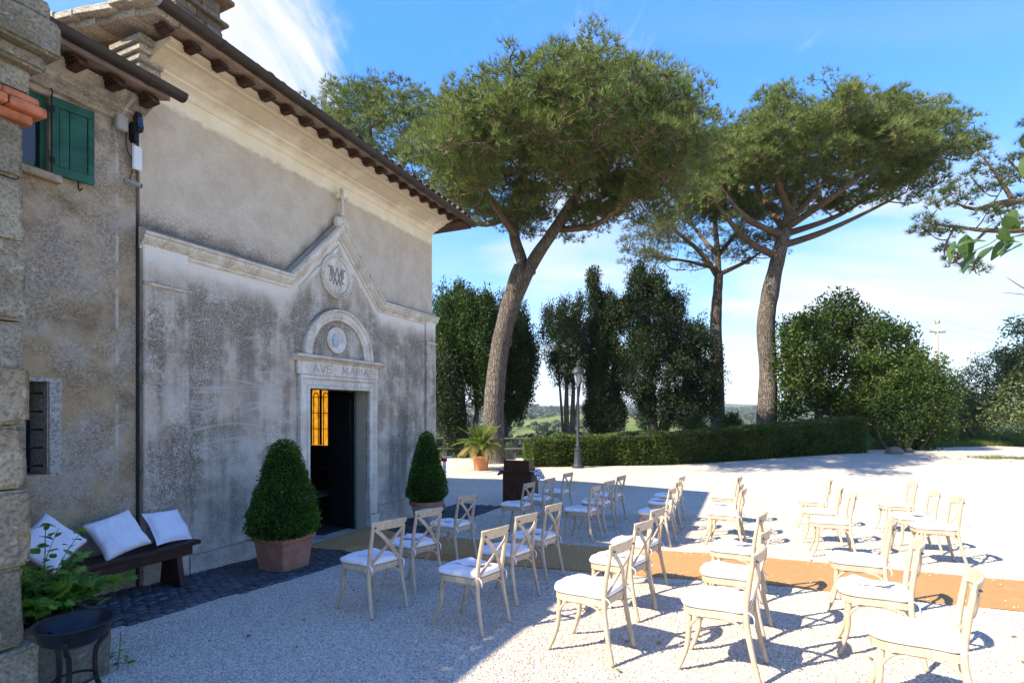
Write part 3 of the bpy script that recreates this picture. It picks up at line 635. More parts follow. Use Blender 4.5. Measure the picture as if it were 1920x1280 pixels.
def half_pipe(m, pts, r, n=8, th=0.008):
    """open half-round gutter along pts"""
    rings = []; P = [Vector(p) for p in pts]
    for p in P:
        o = [p + Vector((0, r * math.cos(math.pi + math.pi * i / n), r * math.sin(math.pi + math.pi * i / n))) for i in range(n + 1)]
        i_ = [p + Vector((0, (r - th) * math.cos(math.pi + math.pi * i / n), (r - th) * math.sin(math.pi + math.pi * i / n))) for i in range(n, -1, -1)]
        rings.append(o + i_)
    m.ring(rings)
# ------------------------------------------------------------------ chapel (x along the front, -y out of it, z up)
ch = empty('chapel', P0, UA, 'old stone chapel with stained plaster front, gabled cornice and open dark door', 'chapel')
DX0, DX1, DZ = 2.44, 3.84, 1.99
HL = 3.5
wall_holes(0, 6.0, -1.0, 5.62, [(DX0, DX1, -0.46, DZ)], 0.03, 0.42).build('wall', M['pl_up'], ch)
m = MB(); m.bx(0, DX0, 0, .032, -1, HL).bx(DX1, 6.0, 0, .032, -1, HL).bx(DX0, DX1, 0, .032, DZ, HL); m.prism([(2.07, HL), (4.17, HL), (3.12, HL + 1.05)], 0, .032)
m.build('plaster_front', M['pl_low'], ch)
for a, b, nm in ((0.0, 0.52, 'pilaster'), (5.68, 6.03, 'pilaster')):
    m = MB(); m.bx(a - 0.005, b, -0.055, -0.002, -1, 3.07).bx(a - 0.005, b, -0.045, -0.002, 3.075, HL); o = m.build(nm, M['pl_low'], ch, bevel=0.012)
    m = MB(); m.mould([(a - 0.012, 3.04), (b + 0.012, 3.04)], [(0.05, 0), (0.075, 0), (0.085, 0.018), (0.075, 0.035), (0.05, 0.035)]); m.build('capital_band', M['pl_trim'], o)
MB().bx(0.525, DX0 - 0.245, -0.04, -0.002, -1, -0.08).build('plinth', M['pl_low'], ch, bevel=0.02, seg=2); MB().bx(DX1 + 0.25, 5.675, -0.04, -0.002, -1, -0.06).build('plinth', M['pl_low'], ch, bevel=0.02, seg=2)
# other walls
m = MB(); m.bx(0, 0.4, 0.42, 6.5, -1, 5.55); m.prism([(0, 0), (0, 0)], 0, 0) if False else None
sidel = MB(); 
def side_wall(x0, x1, holes):
    mm = wall_holes(0.43, 6.6, -1.2, 5.5, holes, x0, x1); mm.v = [(y, x, z) for x, y, z in mm.v]; mm.f = [f[::-1] for f in mm.f]
    RS = RSL
    mm.add([(x0, .43, 5.503), (x0, 6.6, 5.503), (x0, 3.6, 5.5 + 3.1 * RS), (x1, .43, 5.503), (x1, 6.6, 5.503), (x1, 3.6, 5.5 + 3.1 * RS)], [(0, 2, 1), (3, 4, 5), (0, 3, 5, 2), (1, 2, 5, 4)])
    return mm
RSL = 0.16
side_wall(0.0, 0.4, []).build('side_wall', M['pl_trim'], ch)
side_wall(5.6, 5.99, [(2.5, 3.12, 0.85, 2.35)]).build('side_wall', M['pl_up'], ch)
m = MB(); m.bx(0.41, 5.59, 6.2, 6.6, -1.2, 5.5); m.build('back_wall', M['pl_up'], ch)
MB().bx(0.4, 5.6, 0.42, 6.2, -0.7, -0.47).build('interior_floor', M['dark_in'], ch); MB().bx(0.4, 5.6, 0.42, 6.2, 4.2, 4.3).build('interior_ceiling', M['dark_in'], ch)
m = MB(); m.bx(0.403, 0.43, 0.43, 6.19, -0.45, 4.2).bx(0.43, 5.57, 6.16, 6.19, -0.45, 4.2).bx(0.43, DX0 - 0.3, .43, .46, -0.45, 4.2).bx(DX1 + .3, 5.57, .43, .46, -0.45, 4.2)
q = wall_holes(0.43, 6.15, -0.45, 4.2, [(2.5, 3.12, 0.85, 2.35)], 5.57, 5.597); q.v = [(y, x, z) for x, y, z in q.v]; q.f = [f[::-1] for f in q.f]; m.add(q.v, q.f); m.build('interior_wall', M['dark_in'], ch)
# amber window in the far end wall
wnd = empty('arched_window', (0, 0, 0)); wnd.parent = ch
m = MB(); m.prism([(2.5, .85), (3.12, .85)] + arc(2.81, 2.04, 0.31, 0, 180, 12), 5.70, 5.715); m.v = [(y, x, z) for x, y, z in m.v]; m.build('pane', M['amber'], wnd)
m = MB(); m.mould([(2.52, .86), (2.52, 2.04)] + arc(2.81, 2.04, 0.29, 180, 0, 12)[1:] + [(3.10, .86)], [(0, -.025), (.03, -.025), (.03, .025), (0, .025)])
m.bx(2.785, 2.835, -0.03, 0, .86, 2.33)
for z in (1.22, 1.58, 1.94): m.bx(2.52, 3.10, -0.012, 0, z, z + .016)
for cx in (2.665, 2.955): m.mould([(cx - .07, .86), (cx - .07, 1.98)] + arc(cx, 1.98, 0.07, 180, 0, 8)[1:] + [(cx + .07, .86)], [(0, -.008), (.014, -.008), (.014, .008), (0, .008)])
m.v = [(5.69 + y, x, z) for x, y, z in m.v]; m.build('glazing_bar', M['black'], wnd)
# door frame
m = MB(); pf = [(0.002, -0.10), (0.055, -0.10), (0.055, -0.055), (0.035, -0.05), (0.035, 0.03), (0.05, 0.04), (0.065, 0.06), (0.065, 0.10), (0.002, 0.10)]
fr = MB(); fr.mould([(DX0 - .1, -0.52), (DX0 - .1, DZ + .1), (DX1 + .1, DZ + .1), (DX1 + .1, -0.52)], pf); dfr = fr.build('door_frame', M['pl_trim'], ch)
MB().bx(DX0 - .24, DX0 - 0.005, -.085, -.003, -0.9, -0.18).build('jamb_foot', M['pl_trim'], dfr, bevel=0.012); MB().bx(DX1 + .005, DX1 + .24, -.085, -.003, -0.9, -0.18).build('jamb_foot', M['pl_trim'], dfr, bevel=0.012)
m = MB(); m.bx(DX0 - 0.2, DX1 + 0.2, -.03, .42, -1, -0.462); m.build('threshold', M['white_stone'], ch, bevel=0.01)
lin = MB().bx(2.20, 4.08, -.05, -.002, 2.195, 2.405).build('lintel_panel', M['pl_trim'], ch, bevel=0.006)
def stroke(mb, pts, w_, y0, y1):
    for (xa, za), (xb, zb) in zip(pts, pts[1:]):
        d = Vector((xb - xa, zb - za)); L = d.length; d /= L; n = Vector((-d.y, d.x)) * w_ / 2; d = d * w_ * 0.25
        mb.prism([(xa - d.x + n.x, za - d.y + n.y), (xb + d.x + n.x, zb + d.y + n.y), (xb + d.x - n.x, zb + d.y - n.y), (xa - d.x - n.x, za - d.y - n.y)], y0, y1)
GL = {'A': ([[(0, 0), (.5, 1), (1, 0)], [(.2, .38), (.8, .38)]], 0.95), 'V': ([[(0, 1), (.5, 0), (1, 1)]], 0.95), 'E': ([[(.75, 1), (0, 1), (0, 0), (.78, 0)], [(0, .52), (.62, .52)]], 0.72),
      'M': ([[(0, 0), (.12, 1), (.55, .15), (.98, 1), (1.1, 0)]], 1.15), 'R': ([[(0, 0), (0, 1), (.55, 1), (.72, .87), (.72, .66), (.55, .52), (0, .52)], [(.35, .52), (.78, 0)]], 0.8), 'I': ([[(0, 0), (0, 1)]], 0.08),
      '.': ([[(.0, .45), (.12, .55)]], 0.15)}
def letter_mat():
    t = NT('carved_letter'); a = t.noise(40, 5, 0.7); return t.done(t.mix(t.map(a, 0.35, 0.65), (0.22, 0.19, 0.15), (0.46, 0.41, 0.33)), 0.95, spec=0.1)
M['letter'] = letter_mat()
xx = 2.36; H = 0.118
for c in '. AVE . MARIA .':
    if c == ' ': xx += 0.075; continue
    st_, wd = GL[c]; lm = MB()
    for s_ in st_: stroke(lm, [(xx + x * H, 2.242 + z * H) for x, z in s_], 0.0095, -0.0535, -0.047)
    lm.build('carved_letter', M['letter'], lin); xx += wd * H + 0.045
m = MB(); m.mould([(2.12, 2.45), (4.20, 2.45)], [(.002, -.045), (.05, -.045), (.07, -.02), (.13, 0.0), (.15, .02), (.15, .04), (.14, .05), (.002, .05)]); m.build('door_ledge', M['pl_trim'], ch)
lun = MB().mould(arc(3.12, 2.505, 0.70, 180, 0, 28), [(0.0, -.09), (.03, -.09), (.04, -.05), (.055, -.03), (.055, .04), (.075, .05), (.085, .085), (.06, .10), (0.0, .10)]).build('lunette_arch', M['pl_trim'], ch)
nic = MB().lathe([(0.005, -0.012), (0.17, -0.010), (0.19, -0.022), (0.215, -0.022), (0.225, 0.0)], 28); nic.v = [(x + 3.06, z - 0.002, y + 2.79) for x, y, z in nic.v]
nico = nic.build('niche', M['pl_trim'], lun, smooth=True)
m = MB(); m.sphere((3.03, -0.02, 2.785), 0.10, 16, 9, (0.78, 0.28, 1.1)); m.build('oval_plaque', M['cameo'], lun, smooth=True)
# gabled cornice
CPF = [(.002, -.11), (.02, -.11), (.03, -.07), (.05, -.06), (.085, -.02), (.10, .0), (.10, .03), (.125, .045), (.13, .07), (.10, .10), (.002, .13)]
GP = [(-0.03, HL + .05), (2.07, HL + .05), (3.12, HL + 1.10), (4.17, HL + .05), (6.06, HL + .05)]
MB().mould(GP, CPF).build('cornice', M['pl_trim'], ch)
MB().mould([(2.28, HL - 0.02), (3.12, HL + .82), (3.96, HL - .02)], [(.0, -.03), (.014, -.03), (.022, 0), (.014, .03), (.0, .03)]).build('gable_moulding', M['pl_trim'], ch)
md_ = MB(); md_.mould(arc(3.06, 3.83, 0.325, 0, 345, 23), [(0, -.04), (.03, -.04), (.045, -.015), (.03, 0), (.045, .02), (.03, .04), (0, .04)], closed=True); med = md_.build('medallion', M['pl_trim'], ch)
m = MB(); m.lathe([(0.003, -0.01), (0.285, -0.008), (0.287, 0.0)], 32); m.v = [(x + 3.06, z - 0.002, y + 3.83) for x, y, z in m.v]; m.build('medallion_disc', M['pl_trim'], med)
m = MB()
def curve2(p0, p1, p2, p3, n=9): return [tuple(Vector(p0) * (1 - s) ** 3 + Vector(p1) * 3 * s * (1 - s) ** 2 + Vector(p2) * 3 * s * s * (1 - s) + Vector(p3) * s ** 3) for s in [i / n for i in range(n + 1)]]
for pts in (curve2((-.17, -.09), (-.08, -.12), (-.11, .05), (-.115, .15)), [(-.115, .15), (0.0, -.14), (.115, .15)], curve2((.115, .15), (.11, .05), (.08, -.12), (.17, -.09)), [(-.085, -.14), (0.0, .15), (.085, -.14)],
            curve2((-.20, .12), (-.15, .17), (-.13, .10), (-.15, -.02)), curve2((.20, .12), (.15, .17), (.13, .10), (.15, -.02))):
    pts = [tuple(p)[:2] for p in pts]; m.tube([(3.06 + x, -0.014, 3.83 + z) for x, z in pts], 0.013, 6, up=(0, 1, 0))
m.build('monogram', M['letter'], med)
# cross on the gable
cr = MB(); cr.lathe([(.075, 0), (.085, .05), (.06, .10), (.035, .14), (.05, .17), (.03, .21)], 12, (3.12, -.06, HL + 1.20)); cr.sphere((3.035, -.06, HL + 1.20), 0.075, 10, 7, (1, 1, 1.5)); cr.sphere((3.20, -.06, HL + 1.19), 0.065, 10, 7, (1, 1, 1.4))
cr.bx(3.10, 3.14, -.085, -.045, HL + 1.38, HL + 1.74).bx(3.015, 3.225, -.084, -.046, HL + 1.60, HL + 1.645)
for x, z in ((3.015, 1.622), (3.225, 1.622), (3.12, 1.75)): cr.sphere((x, -.065, HL + z), 0.034, 8, 6); 
for x, z in ((3.0, 1.65), (3.0, 1.595), (3.24, 1.65), (3.24, 1.595), (3.095, 1.765), (3.145, 1.765)): cr.sphere((x, -.065, HL + z), 0.022, 7, 5)
cr.build('stone_cross', M['pl_trim'], ch, smooth=False, bevel=0)
# eaves: painted cove, soffit, brackets, tiles, gutter
MB().mould([(-0.0, 5.42), (6.0, 5.42)], [(-.028, -.05), (-.01, -.045), (.015, -.02), (.02, .0), (.06, .03), (.12, .05), (.13, .07), (.17, .08), (.24, .11), (.34, .155), (.40, .16), (.41, .18), (.48, .19), (.49, .235), (-.028, .235)]).build('eaves_cornice', M['up_cream'] if 'up_cream' in M else M['pl_up'], ch)
def roof(par, x0, x1, zf, yf, yb, slope, xe):
    m = MB(); th = 0.07
    m.prism([(0, 0)], 0, 0) if False else None
    zs = lambda y: zf + (y - yf) * slope
    m.add([(x0, yf, zf), (x1, yf, zf), (x1, yb, zs(yb)), (x0, yb, zs(yb)), (x0, yf, zf + th), (x1, yf, zf + th), (x1, yb, zs(yb) + th), (x0, yb, zs(yb) + th)], [(0, 3, 2, 1), (4, 5, 6, 7), (0, 1, 5, 4), (1, 2, 6, 5), (2, 3, 7, 6), (3, 0, 4, 7)])
    r = m.build('roof', M['soffit'], par); a = math.atan(slope); n = int((x1 - x0) / 0.205); fld = MB()
    for i in range(n):
        x = x0 + 0.1 + i * (x1 - x0 - 0.2) / (n - 1); link('roof_tile', TILE, r, (x, yf - 0.02 + random.uniform(-.015, .015), zf + th + 0.028 + random.uniform(-.010, .018)), (a + random.uniform(-.02, .02), random.uniform(-.05, .05), random.uniform(-.03, .03)))
        Mx = Matrix.Rotation(a, 3, 'X'); y = yf + 0.30
        while y < yb - 0.3:
            o = Vector((x + random.uniform(-.01, .01), y, zs(y) + th - 0.005)); fld.add([Mx @ v.co + o for v in TILE.vertices], [tuple(q.vertices) for q in TILE.polygons]); y += 0.38
    tag(fld.build('roof_tile_rows', M['tile'], r), kind='stuff')
    return r
rf = roof(ch, -0.03, 6.40, 5.66, -0.70, 3.62, RSL, 0)
m = MB(); zb = 5.66 + (3.62 + .74) * RSL
m.add([(-.28, 3.625, zb), (6.4, 3.625, zb), (6.4, 7.2, zb - 3.6 * 0.3), (-.28, 7.2, zb - 3.6 * 0.3), (-.28, 3.625, zb + .1), (6.4, 3.625, zb + .1), (6.4, 7.2, zb - 3.6 * 0.3 + .1), (-.28, 7.2, zb - 3.6 * .3 + .1)], [(0, 3, 2, 1), (4, 5, 6, 7), (0, 1, 5, 4), (1, 2, 6, 5), (2, 3, 7, 6), (3, 0, 4, 7)])
m.build('rear_roof', M['tile'], ch)
rb = MB()
for k in range(3):
    d = random.uniform(-.01, .01)
    rb.bx(-.065 + .012 * k, .065 - .012 * k, -.33 + 0.05 * (2 - k) + d, .0, .036 * (2 - k) - .1, .036 * (3 - k) - .102)
RBM = rb.mesh('rafter_end', M['rafter'], bevel=0.008, rough=0.006, cuts=1, rs=30)
for i in range(20): link('rafter_end', RBM, ch, (-0.13 + i * 0.329, -0.47 + random.uniform(-.03, .01), 5.657 + random.uniform(-.006, .004)), (random.uniform(-.03, .03), random.uniform(-.06, .06), random.uniform(-.05, .05)), (random.uniform(.85, 1.15), .62, random.uniform(.70, .9)))
m = MB(); m.bx(5.98, 6.42, -.70, .3, 5.56, 5.645); m.build('verge_board', M['rafter'], ch, bevel=0.006)
m = MB(); half_pipe(m, [(-.30 + 6.72 * i / 24, -0.76, 5.765 - 0.11 * i / 24) for i in range(25)], 0.078, 10); gut = m.build('gutter', M['gutter'], ch); sm_angle(gut, 50)
m = MB(); m.lathe([(0.004, 0), (.079, .001), (.079, .01), (.004, .011)], 20); m.v = [(z - .312, -0.76 + x, 5.765 + y if y < 0 else 5.765) for x, y, z in m.v]; m.build('gutter_end', M['white_stone'], gut)
for i in range(5):
    m = MB(); k = (i + .5) / 5; m.v = []; half_pipe(m, [(-.30 + 6.72 * k, -.76, 5.765 - .11 * k), (-.26 + 6.72 * k, -.76, 5.765 - .11 * k)], 0.083, 10); m.build('gutter_joint', M['gutter'], gut)
# verge of flat stones on the left gable end
for i in range(12):
    y = -0.60 + i * 0.34; m = MB(); m.box((0, 0, 0), (0.34, 0.37, 0.085)); vo = m.build('verge_stone', M['verge'], ch, (-.20 + random.uniform(-.02, .02), y, 5.66 + (y + .74) * RSL + 0.115 + random.uniform(-.01, .012)), (math.atan(RSL) + random.uniform(-.03, .03), random.uniform(-.03, .03), random.uniform(-.04, .04)), bevel=0.012, rough=0.012, cuts=2, rs=9)
    m = MB(); m.box((0, 0, 0), (0.27, 0.36, 0.085)); m.build('verge_stone', M['verge'], ch, (-.15 + random.uniform(-.02, .02), y + .1, 5.66 + (y + .84) * RSL + 0.05), (math.atan(RSL), 0, random.uniform(-.04, .04)), bevel=0.01, rough=0.01, cuts=1, rs=9)
# stepped corner stones at the cornice return
for k in range(5): m = MB(); m.bx(-.05 - .028 * k, .16, -.04 - .05 * k, .30, 5.30 + .075 * k, 5.372 + .075 * k); m.build('corbel_stone', M['verge'], ch, bevel=0.008)
# sloping foot at the far corner
m = MB(); m.add([(5.9, -.30, -1), (6.55, -.30, -1), (6.55, .6, -1), (5.9, .6, -1), (5.95, -.03, 0.10), (6.02, -.03, .10), (6.02, .6, .10), (5.95, .6, .10)], [(0, 3, 2, 1), (4, 5, 6, 7), (0, 1, 5, 4), (1, 2, 6, 5), (2, 3, 7, 6), (3, 0, 4, 7)]); m.build('corner_buttress', M['trough'], ch, bevel=0.02, cuts=3, rough=0.015)
# door leaf opened inwards, hinged on the far jamb
dl = empty('door', (DX1 - 0.03, 0.24, -0.455), R(-101)); dl.parent = ch
m = MB(); m.bx(-.72, 0, -.025, .025, 0, 2.43); m.build('door_leaf', M['doorpaint'], dl, bevel=0.004)
m = MB()
for z0, z1 in ((.12, .75), (.85, 1.5), (1.6, 2.3)): m.bx(-.62, -.10, -.036, -.0255, z0, z1).bx(-.62, -.10, .0255, .036, z0, z1)
m.build('door_panel', M['doorpaint'], dl, bevel=0.008)
m = MB(); m.bx(-.724, -.721, -.022, .022, 0.01, 2.42).bx(0.001, .004, -.022, .022, 0.01, 2.42); m.build('door_edge', M['dooredge'], dl)
m = MB(); m.tube([(-.64, .03, 1.05), (-.64, .08, 1.05), (-.54, .08, 1.05)], .011, 8); m.bx(-.66, -.62, .026, .032, .97, 1.14); m.build('door_handle', M['iron'], dl)
# pew inside
pw = empty('church_pew', loc(4.6, -1.7, -0.47), UA, 'dark wooden pew with a pale seat just inside the chapel door', 'pew')
MB().bx(-.9, .9, -.19, .19, .42, .46).build('seat', M['white_stone'], pw, bevel=.006); MB().bx(-.9, .9, .19, .23, .30, .92).build('backrest', M['bench'], pw, bevel=.006)
for s in (-1, 1): MB().bx(s * .86 - .03, s * .86 + .03, -.19, .185, 0, .418).build('leg', M['bench'], pw, bevel=.006)
# chimney on the chapel roof: every course of stone
cm = empty('chimney', P0 + U * 1.36 - NRM * 1.2 + Vector((0, 0, 5.85)), UA, 'weathered chimney of flat stones rising behind the chapel gutter', 'chimney')
def course(z, w_, d_, h, n1, mat='chim', par=cm):
    for side in range(4):
        L = w_ if side % 2 == 0 else d_ - 0.24; n = n1 if side % 2 == 0 else max(1, n1 - 1)
        cuts_ = sorted([0] + [max(.1, min(.9, (i + random.uniform(-.2, .2)) / n)) for i in range(1, n)] + [1])
        for a, b in zip(cuts_, cuts_[1:]):
            xa, xb = -L / 2 + a * L, -L / 2 + b * L; off = random.uniform(-.012, .012); dd = d_ / 2 if side % 2 == 0 else w_ / 2
            m = MB(); m.bx(xa + .004, xb - .004, -dd - off, -dd + .118, z + .003, z + h - .006)
            Mx = Matrix.Rotation(side * math.pi / 2, 3, 'Z'); m.v = [tuple(Mx @ Vector(p)) for p in m.v]; m.build('brick', M[mat], par, bevel=0.006)
z = 0.0
for k in range(15):
    h = random.uniform(.075, .11); course(z, .70, .56, h, random.choice((2, 3, 3))); z += h
m = MB(); m.bx(-.24, .24, -.17, .17, 0, z); m.build('flue', M['rafter'], cm)
m = MB(); m.bx(-.42, .42, -.34, .34, z, z + .05); m.build('cap_slab', M['chim'], cm, bevel=.01, cuts=2, rough=.008); z += .052
for k in range(3): course(z, .66, .52, .09, 2); z += .09
m = MB(); m.bx(-.47, .47, -.40, .40, z, z + .07); m.build('cap_slab', M['chim'], cm, bevel=.015, cuts=2, rough=.012)

# ------------------------------------------------------------------ house on the left of the chapel
hs_ = empty('house', P0 - U * 0.03, UA, 'old farmhouse wall joining the chapel, patchy brown plaster, green shutter, brown gutter', 'house')
HX0 = -8.0
wall_holes(HX0, 0.0, -1.0, 4.93, [(-1.38, -0.80, 3.94, 4.69), (-1.42, -0.80, 1.04, 1.93)], 0.05, 0.45).build('wall', M['pl_house'], hs_)
m = MB(); m.bx(HX0, 0.0, 0.45, 0.5, -1, 4.93).bx(HX0, HX0 + .4, .5, 5, -1, 5.5).bx(HX0, 0, 5, 5.3, -1, 5.5); m.build('inner_wall', M['dark_in'], hs_)
wu = empty('upper_window', (0, 0, 0)); wu.parent = hs_
m = MB(); m.mould([(-1.36, 3.96), (-1.36, 4.67), (-.82, 4.67), (-.82, 3.96)], [(0, -.03), (.06, -.03), (.06, .03), (0, .03)], closed=True, y=.16); m.build('frame', M['green'], wu)
m = MB(); m.bx(-1.33, -.85, .14, .15, 3.99, 4.64); m.build('pane', M['glass'], wu); m = MB(); m.bx(-1.10, -1.06, .10, .138, 3.99, 4.64); m.build('glazing_bar', M['green'], wu)
m = MB(); m.bx(-1.5, -.72, -.03, .05, 3.86, 3.935); m.build('sill', M['pl_house'], wu, bevel=.012)
def shutter(par, hx, hz, w_, h, ang, flip):
    s = empty('shutter', (hx, 0.03, hz), ang); s.parent = par; k = -1 if flip else 1
    m = MB(); 
    for a, b, c, d in ((0, w_, 0, .09), (0, w_, h - .09, h), (0, .055, .09, h - .09), (w_ - .055, w_, .09, h - .09)): m.bx(min(k * a, k * b), max(k * a, k * b), -.018, .018, c, d)
    m.build('shutter_frame', M['green'], s, bevel=.004)
    for a, b in ((.058, w_ * .40), (w_ * .40 + .004, w_ - .058)): m = MB(); m.bx(min(k * a, k * b), max(k * a, k * b), -.010, .008, .092, h - .092); m.build('panel', M['green'], s, bevel=.004)
    m = MB(); m.tube([(k * (w_ * .62), 0, 0), (k * w_ * .62, 0, -.07), (k * w_ * .62, -.03, -.10), (k * w_ * .62 + .02, -.05, -.07)], .007, 6); m.build('hook', M['iron'], s)
    for z in (.13, h - .13): m = MB(); m.bx(-.02, .02, -.026, -.019, z - .03, z + .03); m.build('hinge', M['iron'], s)
shutter(wu, -.79, 3.94, .34, .75, R(-11), False)
lw = empty('barred_window', (0, 0, 0)); lw.parent = hs_
m = MB(); m.mould([(-1.42, 1.04), (-1.42, 1.93), (-.80, 1.93), (-.80, 1.04)], [(0, -.012), (.26, -.012), (.26, .055), (0.215, .055), (.2, .05), (0, .05)], closed=True, y=.27)
m = MB(); m.bx(-.80, -.70, .04, .049, 1.02, 1.97).bx(-1.5, -.80, .04, .049, 1.932, 1.97); m.build('stone_surround', M['white_stone'], lw)
MB().bx(-.812, -.803, .052, .355, 1.045, 1.925).build('reveal', M['white_stone'], lw)
m = MB(); m.bx(-1.41, -.815, .36, .37, 1.05, 1.92); m.build('pane', M['glass'], lw)
for k in range(5): m = MB(); z = 1.12 + k * .175; m.tube([(-1.43, .13, z), (-.79, .13, z)], .010, 6); m.build('window_bar', M['iron'], lw)
m = MB(); m.bx(-.925, -.87, .30, .355, 1.05, 1.92); m.build('casement_edge', M['white_stone'], lw)
rh = roof(hs_, HX0 - .2, 0.06, 4.985, -0.44, 4.5, 0.24, 0)
for i in range(24): link('rafter_end', RBM, hs_, (-0.09 - i * 0.332, -0.22, 4.984), (random.uniform(-.03, .03), random.uniform(-.05, .05), 0), (1.1, .68, 1.0))
MB().mould([(HX0, 4.74), (0.0, 4.74)], [(-.049, 0), (.0, .01), (.05, .06), (.10, .09), (.11, .12), (.19, .16), (.24, .18), (.25, .236), (-.049, .236)]).build('eaves_band', M['pl_house'], hs_)
m = MB(); half_pipe(m, [(0.13 - 8.2 * i / 24, -.55, 5.055 + .02 * i / 24) for i in range(25)], .078, 10); gh = m.build('gutter', M['gutter'], hs_); sm_angle(gh, 50)
m = MB(); m.tube([(0.13, -.55, 5.055), (0.138, -.55, 5.055)], .075, 16); m.v = [(x, y, min(z, 5.055)) for x, y, z in m.v]; m.build('gutter_end', M['gutter'], gh)
for i in range(5): m = MB(); k = -.25 - i * .8; half_pipe(m, [(k, -.55, 5.056), (k + .05, -.55, 5.056)], .083, 10); m.build('gutter_joint', M['gutter'], gh)
# upper storey set back behind, only a corner of it shows
m = MB(); m.bx(-4.5, -2.3, 3.2, 6, 5.6, 8.4); bt = tag(m.build('rear_building', M['pl_house'], None, P0, (0, 0, UA)), 'grey plaster block of the farmhouse rising behind the roof at top left', 'house')
# fittings by the chapel corner (hung on the wall)
def fit(name, t, e, z, label, cat): return empty(name, loc(t, e, z), UA, label, cat)
f = fit('floodlight', -.10, .03, 4.80, 'dark floodlight on a bracket under the lower gutter', 'floodlight')
m = MB(); m.bx(-.035, .035, -.10, -.03, -.16, .13); m.build('lamp_housing', M['black'], f, rot=(R(-12), 0, 0), bevel=.012); m = MB(); m.bx(-.028, .028, -.108, -.101, -.13, .10); m.build('lens', M['glass'], f, rot=(R(-12), 0, 0)); m = MB(); m.bx(-.02, .02, -.05, .03, -.24, -.15).bx(-.03, .03, .0, .03, -.22, .05); m.build('bracket', M['iron'], f)
f = fit('junction_box', -.22, -.02, 4.72, 'small grey junction box on the house wall beside the floodlight', 'junction box')
m = MB(); m.bx(-.06, .06, -.07, .0, -.08, .08); m.build('case', M['grey'], f, bevel=.008); m = MB(); m.bx(-.05, .05, -.078, -.0705, -.07, .07); m.build('lid', M['grey'], f, bevel=.004)
f = fit('antenna_panel', -.06, -.02, 4.28, 'white panel antenna on twin rods below the floodlight', 'antenna')
m = MB(); m.bx(-.05, .05, -.06, -.035, 0, .26); m.build('panel', M['white'], f, bevel=.01, seg=2)
for s in (-1, 1): m = MB(); m.tube([(s * .035, -.03, .0), (s * .035, -.03, .46)], .006, 6); m.build('rod', M['white'], f)
m = MB(); m.tube([(0, 0, .1), (0, -.034, .1)], .02, 8); m.build('mount', M['grey'], f)
f = fit('security_camera', -.09, -.02, 4.12, 'small grey bullet security camera below the white antenna panel', 'camera')
m = MB(); m.tube([(-.045, -.03, .012), (.02, -.085, -.012), (.04, -.10, -.02)], [.019, .027, .027], 12); m.build('body', M['grey'], f, smooth=False); m = MB(); m.tube([(.0405, -.1005, -.0203), (.045, -.104, -.0215)], .023, 12); m.build('lens', M['black'], f); m = MB(); m.lathe([(.025, 0), (.025, .015), (.010, .03)], 10); m.build('mount', M['grey'], f, (-.05, 0, .015), (R(90), 0, 0))
def cable(name, pts, label, r=.006, mat='cable'):
    P = [loc(*p) for p in pts]; Q = []
    for i in range(len(P) - 1):
        a, b, c, d = P[max(0, i - 1)], P[i], P[i + 1], P[min(len(P) - 1, i + 2)]
        for s in range(6):
            u_ = s / 6; Q.append(0.5 * ((2 * b) + (c - a) * u_ + (2 * a - 5 * b + 4 * c - d) * u_ ** 2 + (3 * b - a - 3 * c + d) * u_ ** 3))
    Q.append(P[-1]); m = MB(); m.tube(Q, r, 6); return tag(m.build(name, M[mat], smooth=True), label, 'cable')
cable('power_cable', [(-.06, .06, 4.86), (-.12, .02, 4.78), (-.16, .0, 4.62), (-.14, .0, 4.45), (-.08, .0, 4.36), (-.10, .0, 4.25), (-.12, .0, 4.15)], 'thin dark green cable looping down beside the white antenna panel')
cable('wall_cable', [(-2.2, .02, 4.88), (-1.2, .02, 4.80), (-.92, .0, 4.82), (-.83, 0, 4.74), (-.84, 0, 4.66)], 'thin dark cable curving along the house wall above the green shutter')
cable('eaves_cable', [(-1.9, .02, 4.80), (-1.0, .02, 4.77), (-.5, .0, 4.74), (-.30, 0, 4.66), (-.26, 0, 4.5)], 'thin grey cable sagging under the lower gutter', .004, 'grey')
# ------------------------------------------------------------------ trees and plants
def curve3(pts, n=6):
    P = [Vector(p) for p in pts]; Q = []
    for i in range(len(P) - 1):
        a, b, c, d = P[max(0, i - 1)], P[i], P[i + 1], P[min(len(P) - 1, i + 2)]
        for s in range(n):
            u_ = s / n; Q.append(0.5 * ((2 * b) + (c - a) * u_ + (2 * a - 5 * b + 4 * c - d) * u_ ** 2 + (3 * b - a - 3 * c + d) * u_ ** 3))
    return Q + [P[-1]]
def lerp_r(rs, n): 
    return list(np.interp(np.linspace(0, 1, n), np.linspace(0, 1, len(rs)), rs))
def limb(mb, pts, rs, n=8, k=6, knob=0.0):
    Q = curve3(pts, k); r = lerp_r(rs, len(Q))
    if knob: r = [x * (1 + knob * noise.noise((q.x * 1.3, q.y * 1.3, q.z * 1.6))) for x, q in zip(r, Q)]
    mb.tube(Q, r, n); return Q
